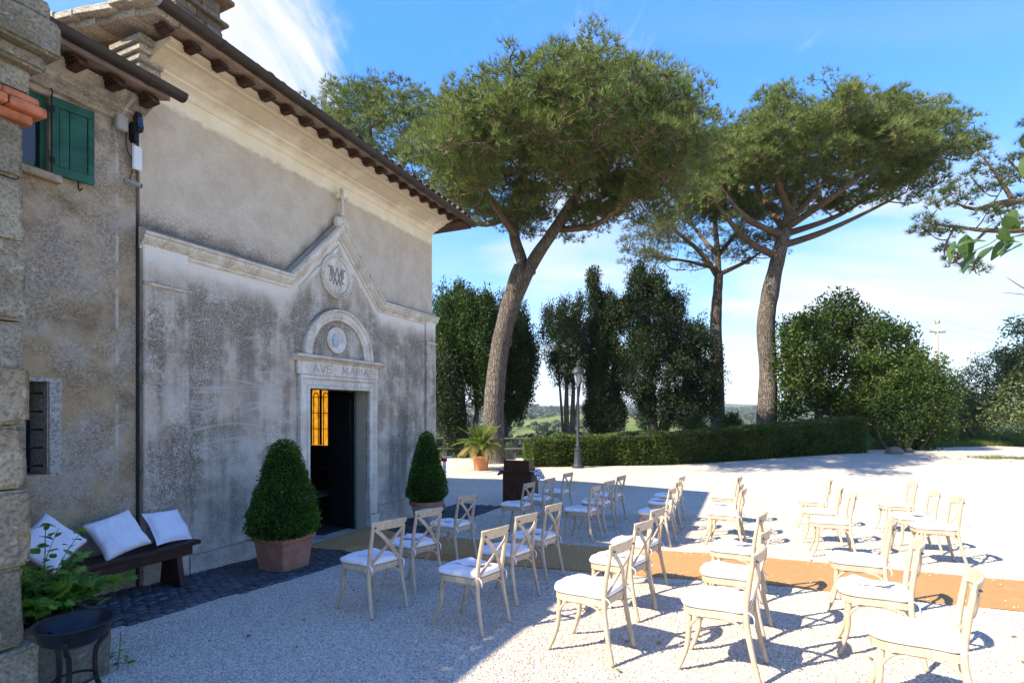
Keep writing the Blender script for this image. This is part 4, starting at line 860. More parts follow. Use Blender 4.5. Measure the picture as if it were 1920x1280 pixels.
def grow(mb, nodes, targets, r0=0.05, seg=5, sag=0.15, n=5):
    """join each target to the nearest node below it; the new twigs become nodes in turn"""
    N = np.array([tuple(p) for p in nodes]); out_ = []
    order = np.argsort(np.linalg.norm(targets - N.mean(0), axis=1))
    for i in order:
        t = targets[i]; d = np.linalg.norm(N - t, axis=1) + np.maximum(0, N[:, 2] - t[2]) * 2.0; a = N[np.argmin(d)]
        L = float(np.linalg.norm(t - a)); 
        if L < 0.15: continue
        mid = (a + t) / 2 + rng.normal(size=3) * L * 0.07; mid[2] -= sag * L * 0.5
        Q = curve3([a, mid, t], seg // 2 + 1); rr = min(0.09, r0 * (0.5 + 0.28 * L)); mb.tube(Q, lerp_r([rr, rr * 0.75, rr * 0.35], len(Q)), n, cap=False)
        N = np.vstack([N, np.array([tuple(q) for q in Q[1:]])])
def tufts(C, r, per, nn, nl, nw, up=0.55, half=-0.25):
    """needle tufts spread over clumps: C clump centres, r radius, per tufts each, nn needles per tuft"""
    k = len(C); d = rdir(k * per); d[:, 2] = np.where(d[:, 2] < half, -d[:, 2] * 0.8, d[:, 2]); rad_ = np.cbrt(rng.uniform(0.15, 1.0, k * per))[:, None] * np.repeat(r, per)[:, None]
    P = np.repeat(C, per, 0) + d * rad_ * np.array([1, 1, 0.75]); D = unit(d + np.array([0, 0, up]))
    P2 = np.repeat(P, nn, 0); D2 = unit(np.repeat(D, nn, 0) + rdir(len(P2)) * 0.85)
    return leaves(P2, D2, rng.uniform(0.7, 1.25, len(P2)) * nl, rng.uniform(0.7, 1.3, len(P2)) * nw, tri=True), P
def bumpy(d, f, amp, off):
    return np.array([1 + amp * noise.noise((q[0] * f + off, q[1] * f, q[2] * f)) + amp * 0.6 * noise.noise((q[0] * f * 2.3, q[1] * f * 2.3 + off, q[2] * f * 2.3)) for q in d])
def umbrella(c, rx, ry, rz, n, off=0.0, low=-0.28, shell=0.62, amp=0.2):
    d = rdir(n * 3); d = d[d[:, 2] > low][:n]; b = bumpy(d, 1.9, amp, off)[:, None]; q = rng.uniform(shell, 1.0, (len(d), 1))
    z = np.where(d[:, 2:3] < 0, d[:, 2:3] * 0.8, d[:, 2:3]); return np.array(c) + np.hstack([d[:, :2], z]) * np.array([rx, ry, rz]) * b * q
def pine(label, base, trunks, limbs, crowns, cr, per, nn, nl, nw, mat, group, barkmat='pinebark', extra=None, knots=()):
    r = empty('stone_pine', base, 0, label, 'pine tree', group); b = Vector(base)
    tm = MB(); nodes = []
    for pts, rs in trunks: Q = limb(tm, [Vector(p) - b for p in pts], rs, 14, 8, 0.10); nodes += Q[len(Q) // 2:]
    for p, dr, rr in knots:
        p = Vector(p) - b; tm.tube([p - Vector(dr) * 0.15, p + Vector(dr) * rr * .35, p + Vector(dr) * rr * .6, p + Vector(dr) * rr * .55], [rr * 1.5, rr * 1.15, rr * 0.85, rr * .5], 10)
    tk = tm.build('trunk', M[barkmat], r, smooth=True)
    lm = MB()
    for pts, rs in limbs: nodes += limb(lm, [Vector(p) - b for p in pts], rs, 8, 6, 0.08)[2:]
    ends = np.array([tuple(Vector(l[0][-1]) - b) for l in limbs]) if extra is None else np.zeros((0, 3)); ends = np.repeat(ends, 9, 0); ends = ends + rng.normal(size=ends.shape) * .55
    C = np.vstack([umbrella(np.array(c) - np.array(b), *a) for c, a in crowns] + [ends])
    if extra is not None: C = np.vstack([C, np.array([tuple(Vector(p) - b) for p in extra])])
    grow(lm, nodes, C, 0.042)
    V, P = tufts(C, rng.uniform(0.7, 1.25, len(C)) * cr, per, nn, nl, nw)
    tw = MB()                                                        # bare twigs showing between the needles
    for i in range(0, len(P), 5):
        a = C[i // per]; p = P[i]; m = (a + p) / 2 + rng.normal(size=3) * 0.06; tw.ring([[Vector(q) + Vector((rr, 0, 0)), Vector(q) + Vector((-rr / 2, rr, 0)), Vector(q) + Vector((-rr / 2, -rr, 0))] for q, rr in ((a, .016), (m, .012), (p, .006))], cap=False)
    lm.build('limb', M['pinelimb'], r, smooth=True); tw.build('twigs', M['twig'], r)
    link('crown', mesh_np('crown', V, 3, mat), r); return r
PG = 'umbrella pines round the courtyard'
def px(*a): return [at(*q) for q in a]
Y = 22.0; b1 = Vector((-.75, Y, g(-.75, Y) - 0.05))
pine('big stone pine with forked leaning trunk just beyond the chapel corner', b1,
     [([at(927, 876, Y), at(926, 850, Y), at(926, 760, Y), at(938, 650, Y), at(962, 555, Y), at(978, 500, Y)], [0.66, 0.47, 0.42, 0.40, 0.40, 0.35]),
      ([at(958, 570, Y - .05), at(980, 505, Y), at(965, 445, Y + .1), at(965, 380, Y + .2), at(990, 300, Y + .3), at(1003, 220, Y), at(1010, 140, Y)], [0.25, 0.26, 0.22, 0.19, 0.15, 0.11, 0.06]),
      ([at(968, 560, Y), at(1000, 490, Y - .2), at(1040, 430, Y - .4), at(1090, 350, Y - .6), at(1130, 270, Y - .8), at(1170, 190, Y - .8)], [0.25, 0.27, 0.23, 0.18, 0.12, 0.06])],
     [([at(965, 440, Y), at(930, 390, Y - 1.5), at(870, 300, Y - 3), at(840, 220, Y - 3.5)], [0.17, 0.13, 0.09, 0.04]),
      ([at(968, 400, Y), at(900, 420, Y + .8), at(830, 370, Y + 1.8), at(790, 290, Y + 2.5)], [0.15, 0.11, 0.07, 0.03]),
      ([at(985, 320, Y), at(930, 270, Y + 1.5), at(880, 190, Y + 2)], [0.12, 0.08, 0.04]),
      ([at(1060, 400, Y), at(1140, 360, Y + 1.5), at(1220, 290, Y + 2.5), at(1290, 230, Y + 3)], [0.16, 0.12, 0.08, 0.03]),
      ([at(1040, 430, Y), at(1120, 420, Y - 1.5), at(1200, 350, Y - 2.5), at(1270, 290, Y - 3)], [0.15, 0.11, 0.07, 0.03]),
      ([at(1100, 335, Y), at(1180, 270, Y - 2), at(1230, 190, Y - 2.4)], [0.13, 0.09, 0.04]),
      ([at(990, 300, Y), at(1040, 220, Y + 2), at(1080, 130, Y + 2.5)], [0.13, 0.09, 0.04])],
     [(at(1055, 352, Y - 3.8), (4.55, 5.3, 3.3, 680, 1.0, -0.12, 0.60, 0.17)), (at(935, 335, Y - 3.8), (2.75, 4.0, 2.7, 180, 5.0, -0.18, 0.6, 0.17)), (at(1185, 310, Y - 3.8), (2.6, 3.8, 2.6, 170, 9.0, -0.2, 0.6, 0.14))],
     0.50, 25, 12, 0.24, 0.019, M['pine1'], PG, knots=[(at(950, 640, Y), (-1, -.4, 0), .16), (at(1000, 510, Y), (.6, -.8, 0), .1)])
Y = 30.0; b0 = Vector((-7.6, Y, T(-7.6, Y) - .1))
pine('stone pine whose crown shows above the chapel gutter, left of the forked pine', b0,
     [([b0, b0 + Vector((.2, 0, 3)), b0 + Vector((.3, 0, 7)), at(710, 380, Y)], [0.6, .5, .42, .33])],
     [([at(710, 380, Y), at(790, 360, Y), at(850, 290, Y)], [.2, .14, .05]), ([at(710, 380, Y), at(700, 300, Y), at(690, 200, Y)], [.2, .14, .05]), ([at(710, 380, Y), at(640, 310, Y), at(600, 230, Y)], [.2, .13, .04]), ([at(710, 380, Y), at(760, 300, Y - 2), at(770, 210, Y - 2)], [.2, .13, .04])],
     [(at(715, 330, Y), (5.9, 5.0, 4.6, 420, 3.0, -0.3, 0.6, 0.16))], 0.62, 25, 11, 0.28, 0.024, M['pine1'], PG)
Y = 27.0; b3 = Vector((12.85, Y, T(12.85, Y) - .1))
pine('stone pine with straight knotted trunk and broad flat crown behind the hedge', b3,
     [([b3, at(1437, 800, Y), at(1440, 700, Y), at(1436, 610, Y), at(1446, 540, Y), at(1462, 470, Y), at(1470, 430, Y)], [.60, .50, .42, .44, .40, .34, .30]),
      ([at(1466, 450, Y), at(1480, 400, Y), at(1500, 320, Y), at(1520, 240, Y)], [.28, .24, .16, .06])],
     [([at(1455, 480, Y), at(1400, 450, Y - .5), at(1350, 390, Y - 1), at(1310, 320, Y - 1.5)], [.20, .15, .09, .02]), ([at(1468, 460, Y), at(1530, 440, Y), at(1600, 410, Y - .5), at(1700, 360, Y - 1)], [.19, .15, .10, .04]),
      ([at(1470, 430, Y), at(1560, 370, Y - 2), at(1650, 300, Y - 3)], [.20, .13, .05]), ([at(1470, 430, Y), at(1430, 370, Y + 2), at(1380, 280, Y + 2.5)], [.19, .13, .05]), ([at(1475, 420, Y), at(1560, 320, Y), at(1600, 230, Y)], [.19, .12, .05]),
      ([at(1480, 400, Y), at(1450, 310, Y - 2), at(1430, 220, Y - 2.5)], [.18, .12, .05]), ([at(1470, 440, Y), at(1580, 400, Y + 3), at(1680, 330, Y + 4)], [.18, .12, .05]), ([at(1466, 440, Y), at(1400, 410, Y - 3), at(1350, 350, Y - 4)], [.17, .12, .05])],
     [(at(1520, 345, Y), (6.3, 5.6, 3.9, 680, 21.0, -0.12, 0.58, 0.16)), (at(1375, 350, Y - .6), (3.2, 4.2, 2.5, 230, 25.0, -0.3, 0.6, 0.14)), (at(1650, 330, Y), (3.4, 4.2, 2.9, 190, 29.0, -0.3, 0.6, 0.14))],
     0.55, 25, 12, 0.27, 0.022, M['pine1'], PG, knots=[(at(1444, 572, Y - .3), (.2, -1, 0), .18), (at(1437, 607, Y - .3), (-.1, -1, 0), .14)])
Y = 32.0; b2 = Vector((12.35, Y, T(12.35, Y) - .1))
pine('slender stone pine with thin pale crown left of the straight knotted pine', b2,
     [([b2, at(1346, 800, Y), at(1345, 700, Y), at(1342, 610, Y), at(1346, 540, Y), at(1348, 515, Y)], [.50, .42, .36, .34, .27, .24]), ([at(1347, 520, Y), at(1345, 470, Y), at(1340, 400, Y), at(1350, 330, Y)], [.2, .17, .12, .04])],
     [([at(1347, 520, Y), at(1310, 470, Y), at(1250, 420, Y - .5), at(1210, 390, Y - .5)], [.2, .14, .09, .03]), ([at(1347, 515, Y), at(1400, 490, Y), at(1430, 470, Y + 1)], [.15, .10, .04]), ([at(1347, 505, Y), at(1290, 490, Y - 1), at(1220, 480, Y - 2)], [.13, .09, .03]),
      ([at(1345, 480, Y), at(1290, 410, Y + 2), at(1260, 350, Y + 2)], [.14, .09, .03]), ([at(1346, 480, Y), at(1390, 420, Y + 1), at(1400, 360, Y + 1)], [.14, .09, .03])],
     [(at(1310, 455, Y), (4.6, 4.2, 3.4, 150, 41.0, -0.32, 0.5, 0.2))], 0.62, 30, 9, 0.26, 0.022, M['pine2'], PG)
# pine at the right: its trunk stands outside the view, only boughs reach in
Y = 17.0; bR = Vector((18.6, Y, T(18.6, Y) - .1))
ex = []
bl = [([at(2040, 380, Y), at(1960, 376, Y), at(1880, 380, Y), at(1830, 392, Y), at(1790, 380, Y)], [.16, .12, .09, .06, .02]), ([at(2040, 400, Y), at(1930, 430, Y), at(1850, 432, Y), at(1790, 425, Y), at(1742, 420, Y)], [.13, .09, .07, .05, .02]),
      ([at(1900, 377, Y), at(1870, 330, Y), at(1840, 290, Y)], [.08, .05, .02]), ([at(1850, 432, Y), at(1810, 470, Y), at(1790, 490, Y), at(1820, 500, Y)], [.05, .04, .03, .015]), ([at(1960, 376, Y), at(1920, 330, Y), at(1890, 300, Y)], [.08, .05, .02]), ([at(1790, 425, Y), at(1775, 455, Y), at(1770, 480, Y)], [.04, .03, .015]),
      ([at(2050, 300, Y), at(1980, 280, Y), at(1930, 300, Y)], [.1, .07, .02])]
for (x, y) in ((1845, 275), (1832, 292), (1850, 310), (1820, 330), (1862, 330), (1900, 305), (1890, 330), (1915, 340), (1880, 352), (1770, 372), (1760, 390), (1800, 385), (1820, 372), (1730, 415), (1745, 425), (1765, 432), (1785, 440), (1770, 470), (1782, 485), (1800, 497), (1822, 500), (1830, 512), (1745, 440), (1850, 400), (1870, 395), (1900, 395), (1720, 436), (1800, 350), (1785, 362), (1845, 360), (1915, 380), (1900, 425), (1880, 412)):
    ex.append(at(x, y, Y + random.uniform(-.5, .5)))
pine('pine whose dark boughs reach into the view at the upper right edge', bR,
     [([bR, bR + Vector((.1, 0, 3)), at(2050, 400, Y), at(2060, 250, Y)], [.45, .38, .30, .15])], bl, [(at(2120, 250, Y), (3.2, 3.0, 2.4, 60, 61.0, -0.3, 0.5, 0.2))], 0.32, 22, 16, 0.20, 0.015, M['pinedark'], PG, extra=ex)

LD = 1.9
def blob_pts(lobes, dens, shell=0.55, amp=0.34):
    """points in px-sized lobes (cx, cy, rx, ry, Y, depth)"""
    P = []; D = []
    if amp < .3:                                                     # cypresses: upright plumes along the outline
        lobes = [q for q in lobes] + [(cx + rx * random.uniform(-.95, .95), cy - ry * random.uniform(.35, 1.0), max(3.5, rx * .13), ry * random.uniform(.30, .55), Yd, dz * .2) for cx, cy, rx, ry, Yd, dz in lobes for _ in range(4)]
        lobes = [(a, b_, c * .88, d, e, f) for a, b_, c, d, e, f in lobes]
    for cx, cy, rx, ry, Yd, dz in lobes:
        c = np.array(at(cx, cy, Yd)); a = np.array([rx * Yd / 1000, dz, ry * Yd / 1000]); n = max(6, int(dens * LD * a[0] * a[2] * 3.1))
        d = rdir(n); b = bumpy(d, 2.4, amp, cx)[:, None]; q = np.cbrt(rng.uniform(shell ** 3, 1, (n, 1))); P.append(c + d * a * q * b); D.append(d)
    return np.vstack(P), np.vstack(D)
def leafy(name, label, cat, base, stems, lobes, dens, clr, per, L, W, mat, group, stemmat='cypbark', up=0.5, shell=0.5, flat=None, spread=0.8):
    if flat is None: flat = 1.9 if name == 'cypress_tree' else 1.0
    b = Vector(base); r = empty(name, base, 0, label, cat, group); sm = MB(); nodes = []
    for pts, rs in stems: nodes += limb(sm, [Vector(p) - b for p in pts], rs, 8, 6, 0.1)[1:]
    cy_ = name == 'cypress_tree'; C, D = blob_pts(lobes, dens * (1.1 if cy_ else 1), shell, 0.2 if cy_ else 0.34); W = W * (1.25 if cy_ else 1); C = C - np.array(b)
    sub = C[rng.permutation(len(C))[:min(len(C), 110)]]; grow(sm, nodes, sub, 0.04, n=4, sag=-0.1)
    sm.build('trunk', M[stemmat], r, smooth=True)
    off = rdir(len(C) * per) * np.cbrt(rng.uniform(0, 1, (len(C) * per, 1))) * clr * 1.55 * np.repeat(rng.uniform(.6, 1.25, (len(C), 1)), per, 0) * np.array([1, 1, flat]); P = np.repeat(C, per, 0) + off
    Dr = unit(np.repeat(D, per, 0) * 0.5 + rdir(len(P)) * spread + np.array([0, 0, up])); n = len(P)
    link('crown', mesh_np('crown', leaves(P, Dr, rng.uniform(.6, 1.3, n) * L, rng.uniform(.6, 1.3, n) * W, 0.15), 4, M[mat]), r); return r
def gb(pxx, Yd): x = (pxx - 960) / 1000 * Yd; return Vector((x, Yd, T(x, Yd) - .05))
CG = 'cypresses beyond the courtyard'
Y = 27
leafy('cypress_tree', 'dark bushy cypress between the chapel corner and the forked pine trunk', 'cypress', gb(872, Y), [(([gb(872, Y), at(868, 760, Y), at(860, 660, Y)]), [.2, .15, .06]), ([gb(880, Y), at(895, 760, Y), at(890, 640, Y)], [.16, .12, .05]), ([gb(872, Y), at(845, 760, Y), at(838, 660, Y)], [.14, .1, .05])],
      [(865, 600, 30, 48, Y, 1.0), (850, 660, 42, 70, Y, 1.2), (890, 650, 38, 80, Y, 1.2), (880, 585, 22, 30, Y, .8), (905, 590, 18, 26, Y, .6), (845, 720, 30, 50, Y, 1), (900, 720, 26, 40, Y, .9), (830, 620, 20, 60, Y, 1), (918, 600, 14, 30, Y, .6)], 16, .24, 60, .15, .05, 'cyp2', CG, up=0.9)
leafy('cypress_tree', 'rounded dark cypress leaning out right of the forked pine trunk', 'cypress', gb(938, Y + 1.5), [([gb(938, Y + 1.5), at(950, 770, Y + 1.5), at(960, 680, Y + 1.5)], [.18, .13, .05]), ([gb(938, Y + 1.5), at(965, 760, Y + 1.5), at(990, 700, Y + 1.5)], [.14, .1, .05])],
      [(965, 650, 26, 70, Y + 1.5, 1.2), (985, 690, 24, 50, Y + 1.5, 1.2), (970, 735, 30, 40, Y + 1.5, 1.2), (955, 600, 16, 40, Y + 1.5, .8), (945, 690, 24, 70, Y + 1.5, 1), (962, 770, 20, 22, Y + 1.5, .8)], 17, .22, 60, .14, .048, 'cyp', CG, up=0.9)
leafy('cypress_tree', 'low black-green cypress hugging the chapel corner behind the potted palm', 'cypress', gb(842, Y - 2), [([gb(842, Y - 2), at(842, 800, Y - 2), at(840, 740, Y - 2)], [.16, .12, .05])],
      [(842, 760, 30, 50, Y - 2, 1), (850, 805, 26, 34, Y - 2, 1), (835, 720, 20, 40, Y - 2, .8)], 17, .22, 60, .13, .045, 'cyp', CG, up=0.8)
Y = 29
leafy('cypress_tree', 'loose cypress on several bare thin stems left of the street lamp', 'cypress', gb(1062, Y), [([gb(1064, Y), at(1062, 760, Y), at(1065, 640, Y)], [.16, .13, .04]), ([gb(1072, Y), at(1074, 760, Y), at(1080, 620, Y)], [.15, .12, .04]), ([gb(1058, Y), at(1050, 730, Y), at(1042, 660, Y)], [.08, .06, .03]), ([gb(1068, Y), at(1085, 740, Y), at(1090, 700, Y)], [.08, .06, .02])],
      [(1042, 605, 22, 34, Y, .8), (1072, 600, 18, 40, Y, .8), (1035, 640, 28, 40, Y, .9), (1065, 650, 30, 56, Y, 1), (1050, 690, 24, 30, Y, .8), (1085, 660, 14, 44, Y, .7), (1075, 715, 14, 20, Y, .6)], 13, .20, 46, .13, .045, 'cyp', CG, up=0.9)
leafy('cypress_tree', 'tall pointed dark cypress behind the hedge right of the street lamp', 'cypress', gb(1135, Y + 1), [([gb(1135, Y + 1), at(1130, 700, Y + 1), at(1115, 560, Y + 1)], [.24, .16, .05]), ([gb(1140, Y + 1), at(1150, 700, Y + 1), at(1150, 600, Y + 1)], [.16, .12, .05])],
      [(1113, 545, 8, 30, Y + 1, .5), (1113, 590, 13, 40, Y + 1, .7), (1115, 660, 22, 60, Y + 1, 1), (1140, 610, 20, 60, Y + 1, 1), (1150, 690, 26, 60, Y + 1, 1.1), (1120, 740, 28, 60, Y + 1, 1.2), (1145, 775, 32, 40, Y + 1, 1.2), (1115, 780, 22, 28, Y + 1, 1), (1165, 600, 10, 30, Y + 1, .6)], 22, .19, 60, .13, .045, 'cyp', CG, up=1.1)
leafy('cypress_tree', 'widest dark cypress with ragged layered crown behind the hedge', 'cypress', gb(1232, Y), [([gb(1228, Y), at(1222, 760, Y), at(1215, 640, Y), at(1205, 540, Y)], [.32, .22, .14, .05]), ([gb(1236, Y), at(1250, 740, Y), at(1270, 640, Y)], [.24, .16, .06]), ([gb(1236, Y), at(1265, 760, Y), at(1300, 690, Y)], [.18, .12, .05])],
      [(1200, 535, 20, 28, Y, .8), (1230, 550, 20, 30, Y, .9), (1195, 590, 28, 34, Y, 1.1), (1240, 600, 40, 36, Y, 1.4), (1262, 580, 20, 24, Y, .8), (1215, 650, 46, 40, Y, 1.6), (1285, 640, 40, 30, Y, 1.4), (1315, 660, 36, 22, Y, 1.2), (1255, 690, 50, 36, Y, 1.7), (1320, 710, 38, 30, Y, 1.2), (1195, 710, 30, 40, Y, 1.2), (1235, 770, 22, 34, Y, 1), (1280, 765, 34, 40, Y, 1.2), (1318, 755, 30, 30, Y, 1), (1210, 775, 14, 26, Y, .8)], 17, .22, 56, .14, .05, 'cyp', CG, up=0.5)
Y = 26
leafy('broadleaf_tree', 'dense dark green round-topped tree rising behind the right end of the hedge', 'tree', gb(1535, Y), [([gb(1535, Y), at(1535, 780, Y), at(1540, 690, Y), at(1550, 600, Y)], [.26, .2, .13, .05]), ([at(1536, 780, Y), at(1510, 720, Y), at(1490, 640, Y)], [.15, .1, .04]), ([at(1536, 780, Y), at(1580, 720, Y), at(1620, 650, Y)], [.16, .1, .04])],
      [(1575, 580, 26, 24, Y, .9), (1545, 600, 30, 30, Y, 1.1), (1620, 610, 36, 30, Y, 1.2), (1490, 620, 26, 26, Y, .9), (1520, 650, 50, 46, Y, 1.6), (1600, 660, 56, 50, Y, 1.8), (1670, 650, 36, 40, Y, 1.3), (1480, 690, 24, 50, Y, 1), (1510, 730, 42, 36, Y, 1.3), (1700, 700, 36, 46, Y, 1.3), (1600, 740, 70, 50, Y, 1.8), (1480, 770, 20, 26, Y, .8), (1655, 730, 50, 50, Y, 1.6)], 9, .36, 60, .17, .09, 'broad', 'trees at the right of the courtyard', up=0.25)
Y = 24.5
leafy('bush', 'broad sprawling bush with shaded bare twigs beneath, at the hedge end', 'bush', gb(1695, Y), [([gb(1690, Y), at(1680, 810, Y), at(1660, 740, Y)], [.10, .08, .03]), ([gb(1700, Y), at(1720, 800, Y), at(1750, 740, Y)], [.10, .07, .03]), ([gb(1720, Y), at(1740, 820, Y), at(1770, 770, Y)], [.09, .06, .02]), ([gb(1670, Y), at(1650, 820, Y), at(1640, 770, Y)], [.08, .06, .02]), ([gb(1700, Y), at(1700, 800, Y), at(1700, 730, Y)], [.08, .06, .02])],
      [(1645, 745, 46, 46, Y, 1.1), (1700, 720, 50, 50, Y, 1.3), (1750, 750, 44, 46, Y, 1.1), (1690, 790, 56, 36, Y, 1.2), (1765, 790, 30, 30, Y, .8), (1730, 690, 30, 30, Y, .9), (1720, 830, 36, 22, Y + .6, .6)], 9, .34, 60, .14, .07, 'broad', None, up=0.2)
def rb(x, Yd): return Vector((x, Yd, T(x, Yd) - .05))
leafy('olive_tree', 'grey-green feathery tree on thin crooked stems beyond the grass bank', 'tree', rb(25.6, 30), [([rb(25.6, 30), at(1808, 800, 30), at(1795, 740, 30)], [.16, .12, .05]), ([rb(25.8, 30), at(1830, 790, 30), at(1850, 730, 30)], [.14, .1, .04])],
      [(1800, 770, 40, 36, 30, 1.4), (1850, 735, 44, 50, 30, 1.5), (1780, 730, 26, 26, 30, 1), (1865, 690, 36, 30, 30, 1.2), (1835, 790, 34, 26, 30, 1)], 8, .34, 40, .17, .06, 'olive', 'trees at the right of the courtyard', up=0.1)
leafy('broadleaf_tree', 'leafy tree with drooping sprays filling the right edge above the road', 'tree', rb(27.6, 27), [([rb(27.6, 27), at(1975, 780, 27), at(1960, 700, 27), at(1990, 600, 27)], [.22, .16, .1, .05]), ([at(1975, 780, 27), at(1920, 740, 27), at(1890, 700, 27)], [.1, .07, .03])],
      [(1905, 750, 46, 44, 27, 1.4), (1930, 690, 40, 40, 27, 1.5), (1975, 640, 40, 40, 27, 1.2), (1935, 790, 30, 24, 27, 1.0), (1905, 660, 16, 14, 27, .7), (1915, 615, 14, 10, 27, .6)], 7, .38, 56, .20, .085, 'olive', 'trees at the right of the courtyard', up=-0.1)
# hedge
hx = [(0.78, 20.4, 1.02), (3, 20.75, 1.10), (6, 21.2, 1.22), (9, 21.7, 1.28), (12, 22.2, 1.36), (15.05, 22.7, 1.46)]
hd = empty('hedge', (8, 21.4, g(8, 21.4)), 0, 'long clipped laurel hedge at the far edge of the gravel courtyard', 'hedge'); hb = Vector(hd.location)
def hpt(s): 
    i = min(len(hx) - 2, int(s * (len(hx) - 1))); k = s * (len(hx) - 1) - i; a, b = hx[i], hx[i + 1]; return a[0] + (b[0] - a[0]) * k, a[1] + (b[1] - a[1]) * k, a[2] + (b[2] - a[2]) * k
m = MB(); rings = []
for i in range(31):
    x, y, h = hpt(0.008 + .984 * i / 30); z = g(x, y) - .1; c = Vector((x, y, 0)) - Vector((hb.x, hb.y, hb.z)); rings.append([c + Vector((0, .10, z)), c + Vector((0, 1.05, z)), c + Vector((0, 1.05, z + h - .02)), c + Vector((0, .10, z + h - .02))])
m.ring(rings); m.build('twigs', M['core'], hd, cuts=1, rough=0.03)  # solid dark core added inside the hedge so it is not see-through
n = 52000; s = rng.uniform(0, 1, n); face = rng.uniform(0, 1, n); PP = np.zeros((n, 3)); DD = np.zeros((n, 3))
for i in range(n):
    x, y, h = hpt(s[i]); z0 = g(x, y); wob = 0.07 * noise.noise((x * 1.1, face[i], 0.4)) + 0.05 * noise.noise((x * 4, face[i] * 6, 1.4))
    if face[i] < 0.60: q = rng.uniform(-0.02, 1); p = (x, y + .06 - wob - 0.06 * math.sin(q * 3.1) + rng.normal() * .05, z0 + h * q); d = (0, -1, .35)
    elif face[i] < 0.9: q = rng.uniform(0, 1); p = (x, y + .05 + 1.0 * q, z0 + h + wob * 1.3 + rng.normal() * .03); d = (0, -.2, 1)
    else: q = rng.uniform(0, 1); e = rng.uniform(0, 1.0); sd_ = -1 if face[i] < .95 else 1; x, y, h = hpt(0 if sd_ < 0 else 1); k = 0.22 * math.cos((e - .5) * 3); p = (x + sd_ * (k + rng.normal() * .04), y + .05 + e, z0 * 0 + g(x, y) + h * q); d = (sd_, 0, .3)
    PP[i] = p; DD[i] = d
PP -= np.array(hb); link('crown', mesh_np('foliage', leaves(PP, DD + rdir(n) * .75, rng.uniform(.06, .11, n), rng.uniform(.028, .05, n), .1), 4, M['hedge']), hd)
# shrubs that stand behind the hedge and show over it
for (cx, cy, rx, ry, Yd, lab) in ((1305, 796, 16, 12, 25, 'small bright shrub tip showing over the hedge left of the slender pine trunk'), (1370, 790, 14, 14, 25, 'small bright shrub showing over the hedge right of the slender pine trunk')):
    leafy('shrub', lab, 'shrub', gb(cx, Yd), [([gb(cx, Yd), at(cx, cy, Yd)], [.03, .015])], [(cx, cy + 10, rx, ry + 14, Yd, .4)], 60, .12, 24, .13, .05, 'broad', None)
# boxwood cones
def topiary(l, R0, H, nlv, seed):
    global rng
    r = np.random.default_rng(seed)
    prof = lambda k: R0 * (min(1, (k / 0.10) ** 0.5) * 0.86 + 0.14 if k < .10 else 1.0) * (1 - 0.78 * max(0, (k - .16) / .84) ** 1.25) * (1 if k < .93 else max(0.15, 1 - ((k - .93) / .07) ** 2 * .85))
    m = MB(); m.lathe([(max(.02, prof(i / 14) * 0.86), H * (.02 + .94 * i / 14)) for i in range(15)], 16); core = m.mesh('twigs', M['core'], smooth=True, rough=.015)  # solid dark core added inside the cone, behind the leaves
    ks = []; 
    while len(ks) < nlv:
        k = r.uniform(0, 1)
        if r.uniform(0, 1) < prof(k) / R0 + .06: ks.append(k)
    a = r.uniform(0, 2 * math.pi, nlv); P = np.zeros((nlv, 3)); D = np.zeros((nlv, 3))
    for i in range(nlv):
        k = ks[i]; x, y = math.cos(a[i]), math.sin(a[i]); rr = prof(k) * (1 + .15 * noise.noise((x * 2.6 + seed, y * 2.6, k * 5)) + .10 * noise.noise((x * 7, y * 7 + seed, k * 13))) - abs(r.normal()) * .035 + .02 + (.05 * r.uniform() if r.uniform() < .05 else 0)
        P[i] = (x * rr, y * rr, k * H); D[i] = (x, y, .55)
    return core, mesh_np('foliage', leaves(P, D + rdir(nlv) * .8, r.uniform(.026, .046, nlv), r.uniform(.014, .024, nlv), .15), 4, M['box'])
TG = 'clipped box cones beside the chapel door'
p = Vector((-2.87, 6.72, 0)); p.z = g(p.x, p.y) + .02
tr = empty('box_topiary', p, UA, 'larger clipped box cone in a square terracotta pot, left of the chapel door', 'potted shrub', TG)
m = MB(); hw, hw2 = .205, .245
def sqring(a, z): return [Vector((-a, -a, z)), Vector((a, -a, z)), Vector((a, a, z)), Vector((-a, a, z))]
m.ring([sqring(hw, 0), sqring(hw2, .355), sqring(hw2 + .022, .36), sqring(hw2 + .025, .42), sqring(hw2 - .02, .42), sqring(hw2 - .03, .30)]); m.build('pot', M['terra'], tr, bevel=.008)
c_, f_ = topiary(p, .40, 1.25, 15000, 3); o = link('twigs', c_, tr, (0, 0, .36)); link('foliage', f_, tr, (0, 0, .36)); MB().lathe([(.04, .25), (.035, .6)], 8).build('trunk', M['cypbark'], tr); MB().bx(-.22, .22, -.22, .22, .30, .39).build('soil', M['core'], tr)
p = Vector((-1.60, 10.0, 0)); p.z = g(p.x, p.y) + .02
tr = empty('box_topiary', p, UA + .3, 'smaller clipped box cone in a round limed pot, right of the chapel door', 'potted shrub', TG)
m = MB(); m.lathe([(.20, 0), (.285, .36), (.285, .362)], 28); m.build('pot', M['pot_pale'], tr, smooth=False); sm_angle(tr.children[0]); m = MB(); m.lathe([(.29, .363), (.325, .38), (.33, .44), (.30, .45), (.285, .44), (.27, .33)], 28); sm_angle(m.build('pot_rim', M['terra'], tr))
c_, f_ = topiary(p, .35, 1.33, 12000, 8); link('twigs', c_, tr, (0, 0, .40)); link('foliage', f_, tr, (0, 0, .40)); MB().lathe([(.04, .3), (.035, .6)], 8).build('trunk', M['cypbark'], tr); MB().lathe([(.26, .32), (.26, .42)], 16).build('soil', M['core'], tr)
